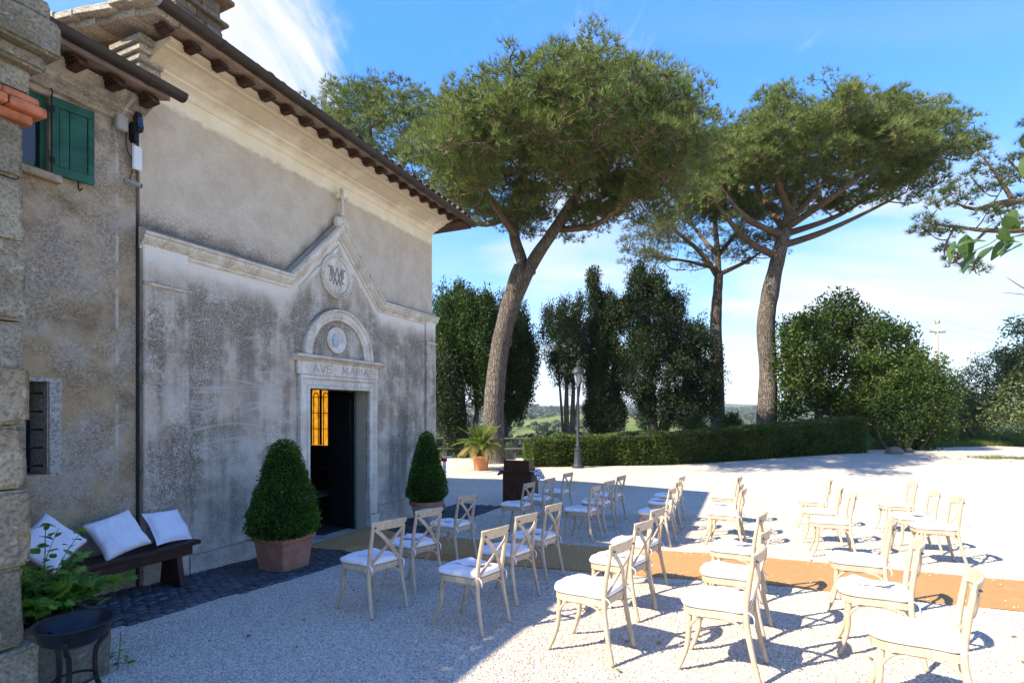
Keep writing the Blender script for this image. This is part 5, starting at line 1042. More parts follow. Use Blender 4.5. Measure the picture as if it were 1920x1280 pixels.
# potted palm
Y = 19.4; p = Vector(((902 - 960) / 1000 * Y, Y, 0)); p.z = g(p.x, p.y)
pt = empty('potted_palm', p, 0.2, 'spiky green and yellow palm in a terracotta pot beside the forked pine', 'potted palm')
m = MB(); m.lathe([(.235, 0), (.30, .44), (.325, .445), (.33, .53), (.30, .53), (.29, .42)], 28); sm_angle(m.build('pot', M['terra_bright'], pt)); MB().lathe([(.28, .40), (.28, .50)], 18).build('soil', M['core'], pt)
m = MB(); m.lathe([(.13, .45), (.19, .60), (.17, .80), (.08, .92)], 12); m.build('trunk', M['cypbark'], pt, cuts=1, rough=.03)
def frond(L, droop, mat):
    m = MB(); n = 22; pts = []
    for i in range(n + 1):
        k = i / n; pts.append(Vector((L * (k - .12 * droop * k * k), 0, L * (0.30 * k - droop * 0.62 * k * k))))
    m.tube(pts, lerp_r([.011, .003], n + 1), 4)
    for i in range(3, n + 1):
        t = (pts[i] - pts[i - 1]).normalized()
        for s in (-1, 1):
            for h in (0, .5):
                q = pts[i] - t * (L / n) * h; k = i / n; l = .20 * math.sin(math.pi * (.18 + .80 * k)) + .04; d = (t * .75 + Vector((0, s * .8, .30)) + Vector((0, 0, random.uniform(-.05, .08)))).normalized(); sd_ = t * .008
                e = q + d * l + Vector((0, 0, -.02)); m.add([q - sd_, q + sd_, q + d * l * .6 + sd_, e, q + d * l * .6 - sd_], [(0, 1, 2, 3, 4)])
    return m.mesh('frond', M[mat])
FR = [frond(1.0, .25, 'palm'), frond(1.0, .7, 'palm'), frond(1.0, 1.05, 'palm_old')]
for i in range(46):
    k = i / 46; k3 = 0 if k > .62 else (1 if k > .30 else 2); a = i * 2.39996; el = (-.15 + 1.25 * k ** 1.3)
    link('frond', FR[k3], pt, (.05 * math.cos(a), .05 * math.sin(a), .80 + .10 * k), Matrix.Rotation(a, 3, 'Z').to_euler() if False else (Matrix.Rotation(a, 3, 'Z') @ Matrix.Rotation(-el, 3, 'Y')).to_euler(), (random.uniform(.85, 1.12) * (1.0 if k < .75 else .9),) * 3)
# vine over the trough
def lobed_leaf(name, mat, s=1.0):
    o = [(0, 0), (.30, -.12), (.50, .12), (.40, .30), (.62, .55), (.30, .58), (0, 1.0), (-.30, .58), (-.62, .55), (-.40, .30), (-.50, .12), (-.30, -.12)]
    m = MB(); vs = [(x * s, y * s, -.10 * s * abs(x) - .12 * s * y * y + .03 * s * math.sin(5 * x + 3 * y)) for x, y in o] + [(0, .42 * s, .015 * s)]; n = len(o)
    m.add(vs, [(i, (i + 1) % n, n) for i in range(n)]); me = m.mesh(name, M[mat]); return me
def ovate_leaf(name, mat, L=1.0, W=.55):
    m = MB(); n = 7; rows = []
    for i in range(n + 1):
        k = i / n; w_ = W / 2 * math.sin(math.pi * min(1, k ** .8)) * (1 - .15 * k) + .004; z = -.14 * L * k * k
        rows.append([(-w_, L * k, z + .22 * w_), (-w_ * .5, L * k, z + .06 * w_), (0, L * k, z - .012 * L), (w_ * .5, L * k, z + .06 * w_), (w_, L * k, z + .22 * w_)])
    m.ring(rows, cap=False, close=False); return m.mesh(name, M[mat], smooth=True)
LV = [lobed_leaf('leaf', 'vine', .092), lobed_leaf('leaf', 'vine', .075)]
OV = ovate_leaf('leaf', 'vine', .085, .05)
def lp(t, e, z): return loc(t, e, z)
vp = empty('climbing_plant', loc(-1.72, 1.72, .26), 0, 'bright green vine with lobed leaves spilling over the rough stone trough', 'plant'); vb = Vector(vp.location); sm = MB(); cnt = 0
for s in range(46):
    a = random.uniform(0, 6.283); rr = random.uniform(.05, .42); hgt = random.uniform(.05, .34); tall = s < 7
    if tall: hgt = random.uniform(.42, .60); rr = random.uniform(0, .28)
    q0 = Vector((random.uniform(-.12, .12), random.uniform(-.16, .16), 0)); q2 = q0 + Vector((math.cos(a) * rr, math.sin(a) * rr * 1.1, hgt)); 
    if rr > .3 and not tall: q2.z *= .5
    q1 = (q0 + q2) / 2 + Vector((0, 0, .07)); Q = curve3([q0, q1, q2], 5); sm.tube(Q, lerp_r([.005, .002], len(Q)), 4)
    for j, q in enumerate(Q[2:]):
        for _ in range(1 if tall else (2 if random.random() < .35 else 1)):
            an = random.uniform(0, 6.283); me = (OV if random.random() < .7 else LV[1]) if tall else random.choice(LV)
            link('leaf', me, vp, q + Vector((random.uniform(-.03, .03), random.uniform(-.03, .03), random.uniform(-.01, .02))), (random.uniform(-.2, .9), random.uniform(-.5, .5), an), (random.uniform(.65, 1.2),) * 3); cnt += 1
sm.build('stem', M['vine'], vp)
sp_ = empty('weed', loc(-1.40, 2.02, g(*loc(-1.4, 2.02).xy)), 0, 'small green weed growing at the foot of the stone trough', 'plant')
for i in range(12): link('leaf', OV, sp_, (random.uniform(-.05, .05), random.uniform(-.05, .05), random.uniform(.02, .24)), (random.uniform(-.3, .8), random.uniform(-.4, .4), random.uniform(0, 6.28)), (random.uniform(.4, .7),) * 3)
m = MB(); m.tube([(0, 0, 0), (.01, .01, .14), (.0, .03, .26)], .003, 4); m.build('stem', M['vine'], sp_)
# near leafy bough at the right edge; its trunk is outside the view
Y = 2.6; bx_ = Vector((3.6, 2.9, g(3.6, 2.9))); bt_ = empty('broadleaf_tree', bx_, 0, 'near tree bough with large glossy green leaves against the sky at the right edge', 'tree', 'trees at the right of the courtyard')
m = MB(); limb(m, [Vector((0, 0, -.05)), Vector((.03, 0, 1.2)), at(2340, 420, 2.9) - bx_, at(2300, 200, 2.9) - bx_], [.09, .08, .06, .04], 10); m.build('trunk', M['cypbark'], bt_, smooth=True)
m = MB(); Q1 = limb(m, [at(2340, 440, 2.9) - bx_, at(2050, 440, Y) - bx_, at(1960, 430, Y) - bx_, at(1880, 432, Y) - bx_, at(1800, 430, Y) - bx_], [.012, .007, .005, .004, .0025], 5)
Q2 = limb(m, [at(1890, 432, Y) - bx_, at(1850, 460, Y) - bx_, at(1800, 478, Y) - bx_], [.003, .002, .0015], 4); Q3 = limb(m, [at(2340, 300, 2.9) - bx_, at(2020, 290, Y) - bx_, at(1935, 275, Y) - bx_], [.01, .006, .003], 5)
Q4 = limb(m, [at(2330, 560, 2.9) - bx_, at(2000, 565, Y) - bx_, at(1930, 545, Y) - bx_, at(1888, 520, Y) - bx_], [.01, .005, .003, .0012], 5); limb(m, [at(1960, 556, Y) - bx_, at(1920, 552, Y) - bx_, at(1880, 548, Y) - bx_], [.003, .002, .001], 4)
m.build('branch', M['twig'], bt_, smooth=True)
BL = ovate_leaf('leaf', 'bayleaf', .125, .068)
for (x, y, an, s, tl) in ((1812, 440, 200, 1.0, .3), (1830, 470, 250, 1.05, .9), (1850, 452, 300, .9, .2), (1790, 452, 230, .8, .8), (1868, 440, 150, .8, 1.0), (1885, 405, 160, .9, .3), (1905, 420, 110, 1.0, .8), (1900, 445, 250, 1.0, .2), (1915, 380, 130, .9, 1.0), (1880, 425, 190, .7, .5), (1915, 460, 280, 1.0, .9), (1840, 430, 100, .7, .4), (1820, 452, 280, .8, .6), (1925, 400, 60, 1.0, .5), (1940, 440, 300, 1.0, .6),
                         (1916, 262, 160, .8, .8), (1930, 290, 220, .8, .3), (1935, 350, 170, .9, .5), (1902, 392, 215, .8, .4), (1862, 462, 260, .8, .5)):
    q = at(x, y, Y + random.uniform(-.04, .04)) - bx_; link('leaf', BL, bt_, q, (Matrix.Rotation(R(an), 3, 'Y').to_4x4() @ Matrix.Rotation(tl + R(50), 4, 'Z') @ Matrix.Rotation(R(60), 4, 'X')).to_euler(), (s * 1.05,) * 3)
# grass on the bank at the right and along the far left edge
def blades(name, pts, hmin, hmax):
    n = len(pts); P = np.array(pts); D = rdir(n) * .45 + np.array([0, 0, 1]); return link(name, mesh_np(name, leaves(P, D, rng.uniform(hmin, hmax, n), rng.uniform(.010, .022, n), tri=True), 3, M['grass']))
pts = []
for i in range(60000):
    x = rng.uniform(15.6, 32); y = yedge(x) + abs(rng.normal()) * 2.2 - .25 + .5 * noise.noise((x * .8, 0, 0))
    if noise.noise((x * .7, y * .7, 3)) > -.15: pts.append((x, y, T(x, y)))
tag(blades('bank_grass', pts, .08, .38), 'rough green grass on the bank beyond the gravel at the right', 'grass', kind='stuff')
pts = []
for i in range(14000):
    x = rng.uniform(-9, 1.5); y = 24.3 + abs(rng.normal()) * 1.5; pts.append((x, y, T(x, y)))
tag(blades('edge_grass', pts, .05, .20), 'short grass along the courtyard edge behind the potted palm', 'grass', kind='stuff')
pts = []
for i in range(5000):
    x = rng.normal() * 1.6 + 20.0; y = rng.normal() * .5 + 20.3
    if noise.noise((x * 1.3, y * 1.3, 7)) > 0: pts.append((x, y, g(x, y)))
tag(blades('gravel_weeds', pts, .03, .10), 'sparse weeds in the gravel by the road at the right edge', 'grass', kind='stuff')
# woods and scrub on the hills
def far_clumps(name, spots, label, per, mat='farwood'):
    C = np.array([(x, y, z + s * .45) for x, y, z, s in spots]); s = np.array([q[3] for q in spots]); k = len(C); d = rdir(k * per); d[:, 2] = np.abs(d[:, 2]) * 1.0 - .25
    sr = np.repeat(s, per)[:, None]; P = np.repeat(C, per, 0) + d * sr * np.array([.62, .62, .55]) * rng.uniform(.55, 1.05, (k * per, 1)); n = len(P)
    A = unit(np.cross(rdir(n), d + .01)); B = unit(np.cross(A, d)); q = sr * rng.uniform(.16, .34, (n, 1)); V = np.stack([P - A * q, P - B * q * .8, P + A * q, P + B * q * .8], 1)
    o = link(name, mesh_np(name, V, 4, M[mat])); return tag(o, label, 'woodland', kind='stuff')
sp = []
for i in range(2600):
    y = rng.uniform(60, 560); x = rng.uniform(-.45, .62) * y
    if y < 110 and rng.uniform() < .6: continue
    if noise.noise((x * .013, y * .013, 9)) + .5 * noise.noise((x * .05, y * .05, 2)) + .35 * math.exp(-((y - 215) / 60) ** 2) > (.22 if y > 280 else .16): sp.append((x, y, T(x, y), rng.uniform(2.2, 6.5) * (1 if y > 130 else .75)))
far_clumps('scrub', sp, 'round bushes and trees scattered over the green hillside beyond the courtyard', 46)
sp = []
for i in range(5200):
    y = rng.uniform(560, 1900); x = rng.uniform(-.55, 1.0) * y
    if noise.noise((x * .004, y * .004, 4)) > -.15: sp.append((x, y, T(x, y), rng.uniform(7, 15)))
far_clumps('far_wood', sp, 'far wooded ridges along the horizon', 22)
# ------------------------------------------------------------------ chairs
def bent(pts, n=6): return curve3(pts, n)
def circ(n, a, b): return [(a * math.cos(2 * math.pi * i / n), b * math.sin(2 * math.pi * i / n)) for i in range(n)]
CUSH = []
def make_chair():
    r = empty('crossback_chair', (0, 0, 0), 0, 'x', 'chair', 'pale wood cross-back chairs set out for a ceremony')
    w_ = M['chair']
    def seat_out(k, o=0.0):
        pts = [(-.195, -.205), (-.205, -.08), (-.222, .08), (-.205, .175), (-.12, .222), (0, .232), (.12, .222), (.205, .175), (.222, .08), (.205, -.08), (.195, -.205), (0, -.222)]
        return [((x + math.copysign(o, x) if abs(x) > .01 else x) * k, (y + (o if y > 0 else -o)) * k) for x, y in pts]
    def closed_smooth(p, n=4):
        P = [Vector((*q, 0)) for q in p]; Q = []
        for i in range(len(P)):
            a, b, c, d = P[i - 1], P[i], P[(i + 1) % len(P)], P[(i + 2) % len(P)]
            for s in range(n):
                u_ = s / n; Q.append(0.5 * ((2 * b) + (c - a) * u_ + (2 * a - 5 * b + 4 * c - d) * u_ ** 2 + (3 * b - a - 3 * c + d) * u_ ** 3))
        return Q
    so_ = closed_smooth(seat_out(1.0)); m = MB(); m.ring([[q + Vector((0, 0, z)) for q in so_] for z in (.405, .412, .446, .452)]); sm_angle(m.build('seat_frame', w_, r), 50)
    def cushion(seed):
     cu = MB(); rg = []
     for k, z in ((.93, .4525), (1.02, .462), (1.045, .478), (1.02, .497), (.93, .509), (.72, .516), (.4, .519), (.2, .5195), (.05, .520)): rg.append([Vector((q.x * k, q.y * k + .006, z + (.016 * noise.noise((q.x * 9 * k + seed, q.y * 9 * k, 0)) + .006 * noise.noise((q.x * 30 * k, q.y * 14 * k + seed, 2)) if z > .495 else 0))) for q in so_])
     cu.ring(rg); return cu.mesh('cushion', M['cushion'], smooth=True)
    CUSH.extend(cushion(i * 7.3) for i in range(6)); cus = link('cushion', CUSH[0], r)
    for s in (-1, 1):
        m = MB(); m.tube(curve3([(s * .19, -.20, .475), (s * .20, -.235, .468), (s * .197, -.262, .44), (s * .19, -.262, .39)], 4), lerp_r([.010, .007, .010, .004], 13), 5, sq=.5); m.build('tie', M['cushion'], cus, smooth=True)
        m = MB(); m.tube(bent([(s * .215, -.290, .0), (s * .208, -.252, .16), (s * .198, -.222, .33), (s * .190, -.212, .45), (s * .190, -.228, .60), (s * .190, -.258, .775), (s * .188, -.268, .842)]), lerp_r([.016, .0185, .020, .0205, .019, .017, .014], 37), 10); m.build('leg', w_, r, smooth=True)
        m = MB(); m.tube(bent([(s * .176, .168, .408), (s * .180, .174, .30), (s * .186, .188, .17), (s * .200, .235, .04), (s * .207, .258, 0)]), lerp_r([.021, .0205, .0185, .0165, .016], 25), 10); m.build('leg', w_, r, smooth=True)
        pr = [(-.012, -.007), (.012, -.007), (.012, .007), (-.012, .007)]
        m = MB(); m.sweep(bent([(s * .172, -.282, .796), (s * .10, -.288, .735), (s * .0, -.272 + s * .009, .640), (-s * .10, -.242, .550), (-s * .178, -.218, .462)], 5), [(-.018, -.006), (.018, -.006), (.018, .006), (-.018, .006)], up=(0, 1, .3)); m.build('cross_slat', w_, r, bevel=.002)
        m = MB(); m.tube(bent([(s * .207, -.222, .27), (s * .204, -.20, .34), (s * .198, -.13, .392), (s * .196, 0, .402), (s * .195, .09, .392), (s * .187, .155, .33), (s * .186, .172, .26)], 4), .0095, 7); m.build('arch_brace', w_, r, smooth=True)
        m = MB(); m.tube([(s * .183, -.286, .815), (s * .183, -.300, .818)], .007, 7); m.build('bolt', M['iron'], r)
    m = MB(); m.tube(bent([(-.184, .178, .26), (-.172, .180, .33), (-.11, .182, .392), (0, .184, .402), (.11, .182, .392), (.172, .180, .33), (.184, .178, .26)], 4), .0095, 7); m.build('arch_brace', w_, r, smooth=True)
    m = MB(); m.tube(bent([(-.196, -.222, .27), (-.186, -.214, .34), (-.12, -.20, .392), (0, -.196, .402), (.12, -.20, .392), (.186, -.214, .34), (.196, -.222, .27)], 4), .0095, 7); m.build('arch_brace', w_, r, smooth=True)
    m = MB(); pr = [(-.042, -.010), (.042, -.010), (.045, 0), (.042, .010), (-.042, .010), (-.045, 0)]
    m.sweep(bent([(-.206, -.262, .822), (-.14, -.292, .830), (0, -.310, .834), (.14, -.292, .830), (.206, -.262, .822)], 6), [(b, a) for a, b in pr], up=(0, -.25, 1)); m.build('crest_rail', w_, r, bevel=.003)
    return r
chair0 = make_chair()
NEAR = [[(-1.27, 4.84), (-1.02, 5.63), (-.69, 6.85)], [(-.245, 4.42), (.05, 5.22), (.405, 6.05)], [(.73, 3.86), (1.13, 4.76), (1.50, 5.62)], [(1.65, 3.54), (2.05, 4.32), (2.49, 5.32)], [(2.56, 2.88), (2.93, 3.76), (3.48, 4.82)]]
FAR = [[(.21, 9.0), (.62, 9.75), (1.05, 10.65)], [(1.27, 8.35), (1.63, 9.2), (2.02, 10.15)], [(2.40, 8.05), (2.83, 9.15), (3.17, 10.05)], [(3.45, 7.95), (3.72, 8.7), (4.25, 10.0)], [(4.70, 7.25), (5.06, 8.15), (5.70, 9.5)], [(5.80, 6.78), (6.14, 7.6), (6.95, 9.1)]]
ORD = ['first', 'second', 'third', 'fourth', 'fifth', 'sixth']
lf = MB(); lf.box((0, 0, 0), (.148, .21, .0016)); 
def leaflet_mesh(open_):
    m = MB()
    if open_: m.add([(-.15, -.10, .012), (0, -.10, .002), (0, .10, .002), (-.15, .10, .022), (.15, -.10, .02), (.15, .10, .014), (-.15, -.10, .0135), (0, -.10, .0035), (0, .10, .0035), (-.15, .10, .0235), (.15, -.10, .0215), (.15, .10, .0155)], [(0, 3, 2, 1), (1, 2, 5, 4), (6, 7, 8, 9), (7, 10, 11, 8), (0, 1, 7, 6), (1, 4, 10, 7), (4, 5, 11, 10), (5, 2, 8, 11), (2, 3, 9, 8), (3, 0, 6, 9)])
    else: m.bx(-.075, .075, -.105, .105, .002, .005)
    return m.mesh('leaflet', M['paper'])
LFM = [leaflet_mesh(False), leaflet_mesh(True)]
first = True
def place(x, y, yaw, lab, lab2, skip=False, kind=0):
    global first
    c = chair0 if first else copy_tree(chair0); first = False
    for q in c.children:
        if q.name.startswith('cushion'): q.data = random.choice(CUSH)
    a = UA + yaw                                       # local +y of the chair looks at the chapel (against the outward normal)
    Rz = Matrix.Rotation(a, 3, 'Z'); foot = Rz @ Vector((.215, -.29, 0)); foot2 = Rz @ Vector((-.215, -.29, 0))
    n_ = foot if (foot.dot(U) < foot2.dot(U)) else foot2
    p = Vector((x, y, 0)) - n_; p.z = g(p.x, p.y) + .006
    if on_carpet(p.x, p.y, .1): p.z += .014
    nx = (g(p.x + .2, p.y) - g(p.x - .2, p.y)) / .4; ny = (g(p.x, p.y + .2) - g(p.x, p.y - .2)) / .4
    tilt = Vector((0, 0, 1)).rotation_difference(Vector((-nx, -ny, 1)).normalized()).to_matrix(); Mx = tilt @ Rz
    c.location = p; c.rotation_euler = Mx.to_euler(); c['label'] = lab
    if not skip:
        l = link('leaflet', LFM[kind]); l.location = p + Mx @ Vector((random.uniform(-.05, .05), random.uniform(-.02, .07), .5205)); l.rotation_euler = (Mx @ Matrix.Rotation(random.uniform(-.7, .7) + (math.pi / 2 if random.random() < .4 else 0), 3, 'Z')).to_euler()
        tag(l, lab2, 'leaflet', 'white leaflets lying on the chair cushions')
POSN = ['at the outer end', 'middle of three', 'next to the carpet']; POSF = ['next to the carpet', 'middle of three', 'at the outer end']
for i, rw in enumerate(NEAR):
    for j, (x, y) in enumerate(rw):
        place(x, y, -.16 + random.uniform(-.07, .05), 'cross-back chair near side of carpet, %s row from door, %s' % (ORD[i], POSN[j]), 'white leaflet on cushion, near side of carpet, %s row from door, chair %s' % (ORD[i], POSN[j].replace('the ', '', 1)), skip=(i, j) in ((3, 0),), kind=1 if (i + j) % 2 else 0)
for i, rw in enumerate(FAR):
    for j, (x, y) in enumerate(rw):
        place(x, y, (-.15, -.15, -.13, -.15, -.04, .03)[i] + random.uniform(-.05, .05), 'cross-back chair far side of carpet, %s row from chapel, %s' % (ORD[i], POSF[j]), 'white leaflet on cushion, far side of carpet, %s row from chapel, chair %s' % (ORD[i], POSF[j].replace('the ', '', 1)), skip=(i, j) in ((3, 2), (4, 1)), kind=(i * 2 + j) % 2)
# ------------------------------------------------------------------ bench and pillows
bn = empty('bench', loc(-.42, .32, g(*loc(-.42, .32).xy) + .01), UA, 'long dark wooden bench against the wall left of the chapel, holding three pillows', 'bench')
bz = bn.location.z; BT = .46
MB().bx(-1.0, .78, -.16, .19, BT - .045, BT).build('seat', M['bench'], bn, bevel=.006)
MB().bx(-.95, .70, -.13, -.095, BT - .145, BT - .046).build('apron', M['bench'], bn, bevel=.004); MB().bx(-.95, .70, .125, .16, BT - .145, BT - .046).build('apron', M['bench'], bn, bevel=.004)
for x in (-.86, .56):
    m = MB(); m.add([(x - .03, -.17, 0), (x + .03, -.17, 0), (x + .03, .18, 0), (x - .03, .18, 0), (x - .03, -.092, BT - .047), (x + .03, -.092, BT - .047), (x + .03, .122, BT - .047), (x - .03, .122, BT - .047)], [(0, 3, 2, 1), (4, 5, 6, 7), (0, 1, 5, 4), (1, 2, 6, 5), (2, 3, 7, 6), (3, 0, 4, 7)]); m.build('leg', M['bench'], bn, bevel=.004)
def pillow_mesh(s, th, seed):
    n = 18; top = []; bot = []
    for i in range(n + 1):
        for j in range(n + 1):
            u_, v_ = 2 * i / n - 1, 2 * j / n - 1; pin = 1 - .10 * (1 - abs(u_) ** 2) * abs(v_) ** 4 - 0; pin2 = 1 - .10 * (1 - abs(v_) ** 2) * abs(u_) ** 4
            x, y = u_ * s / 2 * pin2, v_ * s / 2 * pin; h = th / 2 * max(0, (1 - u_ ** 4) * (1 - v_ ** 4)) ** .5
            wr = (noise.noise((u_ * 2 + seed, v_ * 2, 0)) * .014 + noise.noise((u_ * 5 + seed, v_ * 5, 3)) * .006) * (1 if h > 0 else .3); top.append((x, y, h + wr)); bot.append((x, y, -h + wr))
    m = MB(); N1 = n + 1; m.v = top + bot; k = N1 * N1
    for i in range(n):
        for j in range(n): a = i * N1 + j; m.f += [(a, a + N1, a + N1 + 1, a + 1), (a + k, a + 1 + k, a + N1 + 1 + k, a + N1 + k)]
    me = m.mesh('pillow', M['pillow'], smooth=True); bm = bmesh.new(); bm.from_mesh(me); bmesh.ops.remove_doubles(bm, verts=bm.verts, dist=.0008); bm.to_mesh(me); bm.free(); return me
def pillow(t, e, z, spin, lean, lab, s, seed, yaw=0.0, roll=0.0):
    Mx = Matrix.Rotation(UA + yaw, 3, 'Z') @ Matrix.Rotation(lean, 3, 'X') @ Matrix.Rotation(spin, 3, 'Z'); o = link('pillow', pillow_mesh(s, .13, seed), None, loc(t, e, z), Mx.to_euler()); tag(o, lab, 'pillow', 'white pillows on the bench')
zb_ = bz + BT
pillow(-.98, .27, zb_ + .235, R(38), R(62), 'white pillow stood on its corner at the left end of the bench behind the vine', .45, 1.0)
pillow(-.40, .28, zb_ + .20, R(14), R(52), 'white pillow leaning tilted at the middle of the bench', .46, 4.2, R(-8))
pillow(.12, .26, zb_ + .175, R(-4), R(50), 'white pillow lying squarely nearest the right end of the bench', .42, 8.1, R(6))
# ------------------------------------------------------------------ stone pier, trough, fire bowl
pr_ = empty('stone_pier', loc(-2.5, 1.75, -.25), UA, 'rough tufa pier at the left edge with moulded brick course and heavy stone cap', 'pier'); pz = -.25
def block(z0, z1, o=0.0, ox=0.0, mat='pier'):
    m = MB(); m.bx(-.5 - o, .5 + ox + o, -.42 - o, .42 + o, z0, z1); m.build('stone_block', M[mat], pr_, bevel=.02, seg=2, cuts=5, rough=.018, rs=5)
zs_ = [-.15, .50, .98, 1.44, 1.82, 2.18]; of_ = [.03, .0, .012, .0, .016]
for (a, b), o in zip(zip(zs_, zs_[1:]), of_): block(a + .004, b - .004, o, o)
pr_['label'] = 'low rough tufa pier of big blocks at the lower left edge, beside the fire bowl'
pr_ = empty('stone_pier', loc(-1.945, .35, -.3), UA, 'tall tufa buttress with red brick moulding and heavy stone cap at upper left edge', 'pier')
pr_.location.z = -.3
def block2(z0, z1, o, mat='pier'): m = MB(); m.bx(-.57, .57 + o, -.40 - o, .39, z0, z1); m.build('stone_block', M[mat], pr_, bevel=.025, seg=2, cuts=5, rough=.022, rs=4)
zs_ = [-.1, .7, 1.3, 1.95, 2.67, 3.3, 3.82, 4.27]; of_ = [.02, .0, .012, .0, .018, .004, -.004]
for (a, b), o in zip(zip(zs_, zs_[1:]), of_): block2(a + .004, b - .004, o)
for k, (z0, z1, o) in enumerate(((4.274, 4.35, .045), (4.353, 4.43, .11), (4.433, 4.50, .075))):
    for i in range(5): m = MB(); x0, x1 = -.57 + i * (1.14 + o) / 5, -.57 + (i + 1) * (1.14 + o) / 5; m.bx(x0 + .003, x1 - .003, -.40 - o, .39, z0, z1); m.build('brick', M['brick'], pr_, bevel=.012, cuts=1, rough=.006)
block2(4.505, 4.72, .03); block2(4.725, 4.85, .10); block2(4.855, 5.15, .18); block2(5.155, 5.3, .12)
tz = g(*loc(-1.7, 1.75).xy)
tro = empty('stone_trough', loc(-1.72, 1.72, tz), UA, 'low rough stone trough between the pier and the cobbles, holding the vine', 'planter')
def rb_(x0, x1, y0, y1, z0, z1, nm='stone_side'): m = MB(); m.bx(x0, x1, y0, y1, z0, z1); m.build(nm, M['trough'], tro, bevel=.02, seg=2, cuts=4, rough=.02, rs=6)
rb_(-.27, .27, -.32, -.24, -.05, .46); rb_(-.27, .27, .24, .32, -.05, .44); rb_(.19, .272, -.238, .238, -.05, .45); rb_(-.272, -.19, -.238, .238, -.05, .45); MB().bx(-.185, .185, -.235, .235, .0, .38).build('soil', M['core'], tro)
fx, fy = -2.46, 3.0; fz = g(fx, fy)
fb = empty('fire_bowl', (fx, fy, fz), 0, 'black steel fire bowl on bent legs in the near left corner', 'fire bowl')
m = MB(); m.lathe([(.03, .495), (.10, .503), (.155, .54), (.178, .615), (.194, .622), (.194, .628), (.174, .622), (.15, .55), (.095, .512), (.03, .505)], 36); sm_angle(m.build('bowl', M['bowl'], fb), 50)
for k in range(3):
    a = R(-65 + 120 * k); c, s = math.cos(a), math.sin(a); m = MB(); m.tube(curve3([(c * .16, s * .16, .565), (c * .145, s * .145, .50), (c * .10, s * .10, .44), (c * .10, s * .10, .28), (c * .16, s * .16, .10), (c * .22, s * .22, 0)], 5), .013, 8); m.build('leg', M['iron'], fb, smooth=True)
m = MB(); m.tube([(.10 * math.cos(2 * math.pi * i / 20), .10 * math.sin(2 * math.pi * i / 20), .30) for i in range(21)], .007, 6); m.build('ring', M['iron'], fb, smooth=True)
# ------------------------------------------------------------------ writing desk with cloth and box
dx, dy = .20, 12.45; dz = g(dx, dy); dk = empty('writing_desk', (dx, dy, dz), R(-24), 'dark walnut desk with raised back standing in the shade beyond the chairs', 'desk')
dw = M['desk']
MB().bx(-.36, .36, -.22, .22, .05, .74).build('cabinet', dw, dk, bevel=.006)
for x in (-.33, .33):
    for y in (-.19, .19): MB().bx(x - .03, x + .03, y - .03, y + .03, 0, .049).build('foot', dw, dk)
MB().bx(-.39, .39, -.26, .26, .741, .775).build('top', dw, dk, bevel=.008)
m = MB(); m.add([(-.34, -.21, .776), (.30, -.21, .776), (.30, .20, .776), (-.34, .20, .776), (-.34, -.21, 1.02), (.30, -.21, 1.02), (.30, .02, .98), (-.34, .02, .98)], [(0, 3, 2, 1), (4, 5, 6, 7), (0, 1, 5, 4), (1, 2, 6, 5), (2, 3, 7, 6), (3, 0, 4, 7)]); m.build('raised_back', dw, dk, bevel=.006)
for x0, x1 in ((-.33, -.02), (.02, .33)): MB().bx(x0, x1, -.232, -.2205, .12, .68).build('back_panel', dw, dk, bevel=.006)
MB().bx(-.372, -.361, -.18, .18, .12, .68).build('side_panel', dw, dk, bevel=.004)
bo = empty('wooden_box', (dx, dy, dz), R(-24), 'small pale wooden box on top of the dark desk', 'box'); MB().bx(-.33, -.10, -.17, -.04, 1.022, 1.16).build('case', M['box_wood'], bo, bevel=.004); MB().bx(-.34, -.09, -.18, -.03, 1.161, 1.178).build('lid', M['box_wood'], bo, bevel=.004)
def drape(name, x0, x1, y0, y1, z, side, lab, cat, mat, n=16):
    top = []
    for i in range(n + 1):
        for j in range(n + 1):
            u_, v_ = i / n, j / n; x = x0 + (x1 - x0) * u_; y = y0 + (y1 - y0) * v_; ed = .39; over = max(0, (x - ed) if side > 0 else (-ed - x)); zz = z + .012 * noise.noise((x * 9, y * 9, 1)) + .02 * noise.noise((x * 22, y * 22, 4)) * (over > 0); xx = x
            if over > 0: xx = (ed + .02 + over * .45 + .03 * math.sin(y * 26)) * side; zz -= over * .75
            top.append((xx, y, zz))
    m = MB(); N1 = n + 1; k = N1 * N1; m.v = top + [(a, b, c - .006) for a, b, c in top]
    for i in range(n):
        for j in range(n): a = i * N1 + j; m.f += [(a, a + N1, a + N1 + 1, a + 1), (a + k, a + 1 + k, a + N1 + 1 + k, a + N1 + k)]
    for i in range(n):
        for a, b in ((i, i + 1), (n * N1 + i, n * N1 + i + 1), (i * N1, (i + 1) * N1), (i * N1 + n, (i + 1) * N1 + n)): m.f.append((a, b, b + k, a + k))
    o = m.build(name, M[mat], None, (dx, dy, dz), (0, 0, R(-24)), smooth=True); return tag(o, lab, cat)
drape('printed_shawl', .305, .66, -.24, .24, .788, 1, 'black and white printed cloth draped over the right side of the desk', 'cloth', 'print')
drape('ribbon_cloth', -.56, -.345, -.2, .10, .788, -1, 'small black and white cloth hanging over the left edge of the desk', 'cloth', 'print')
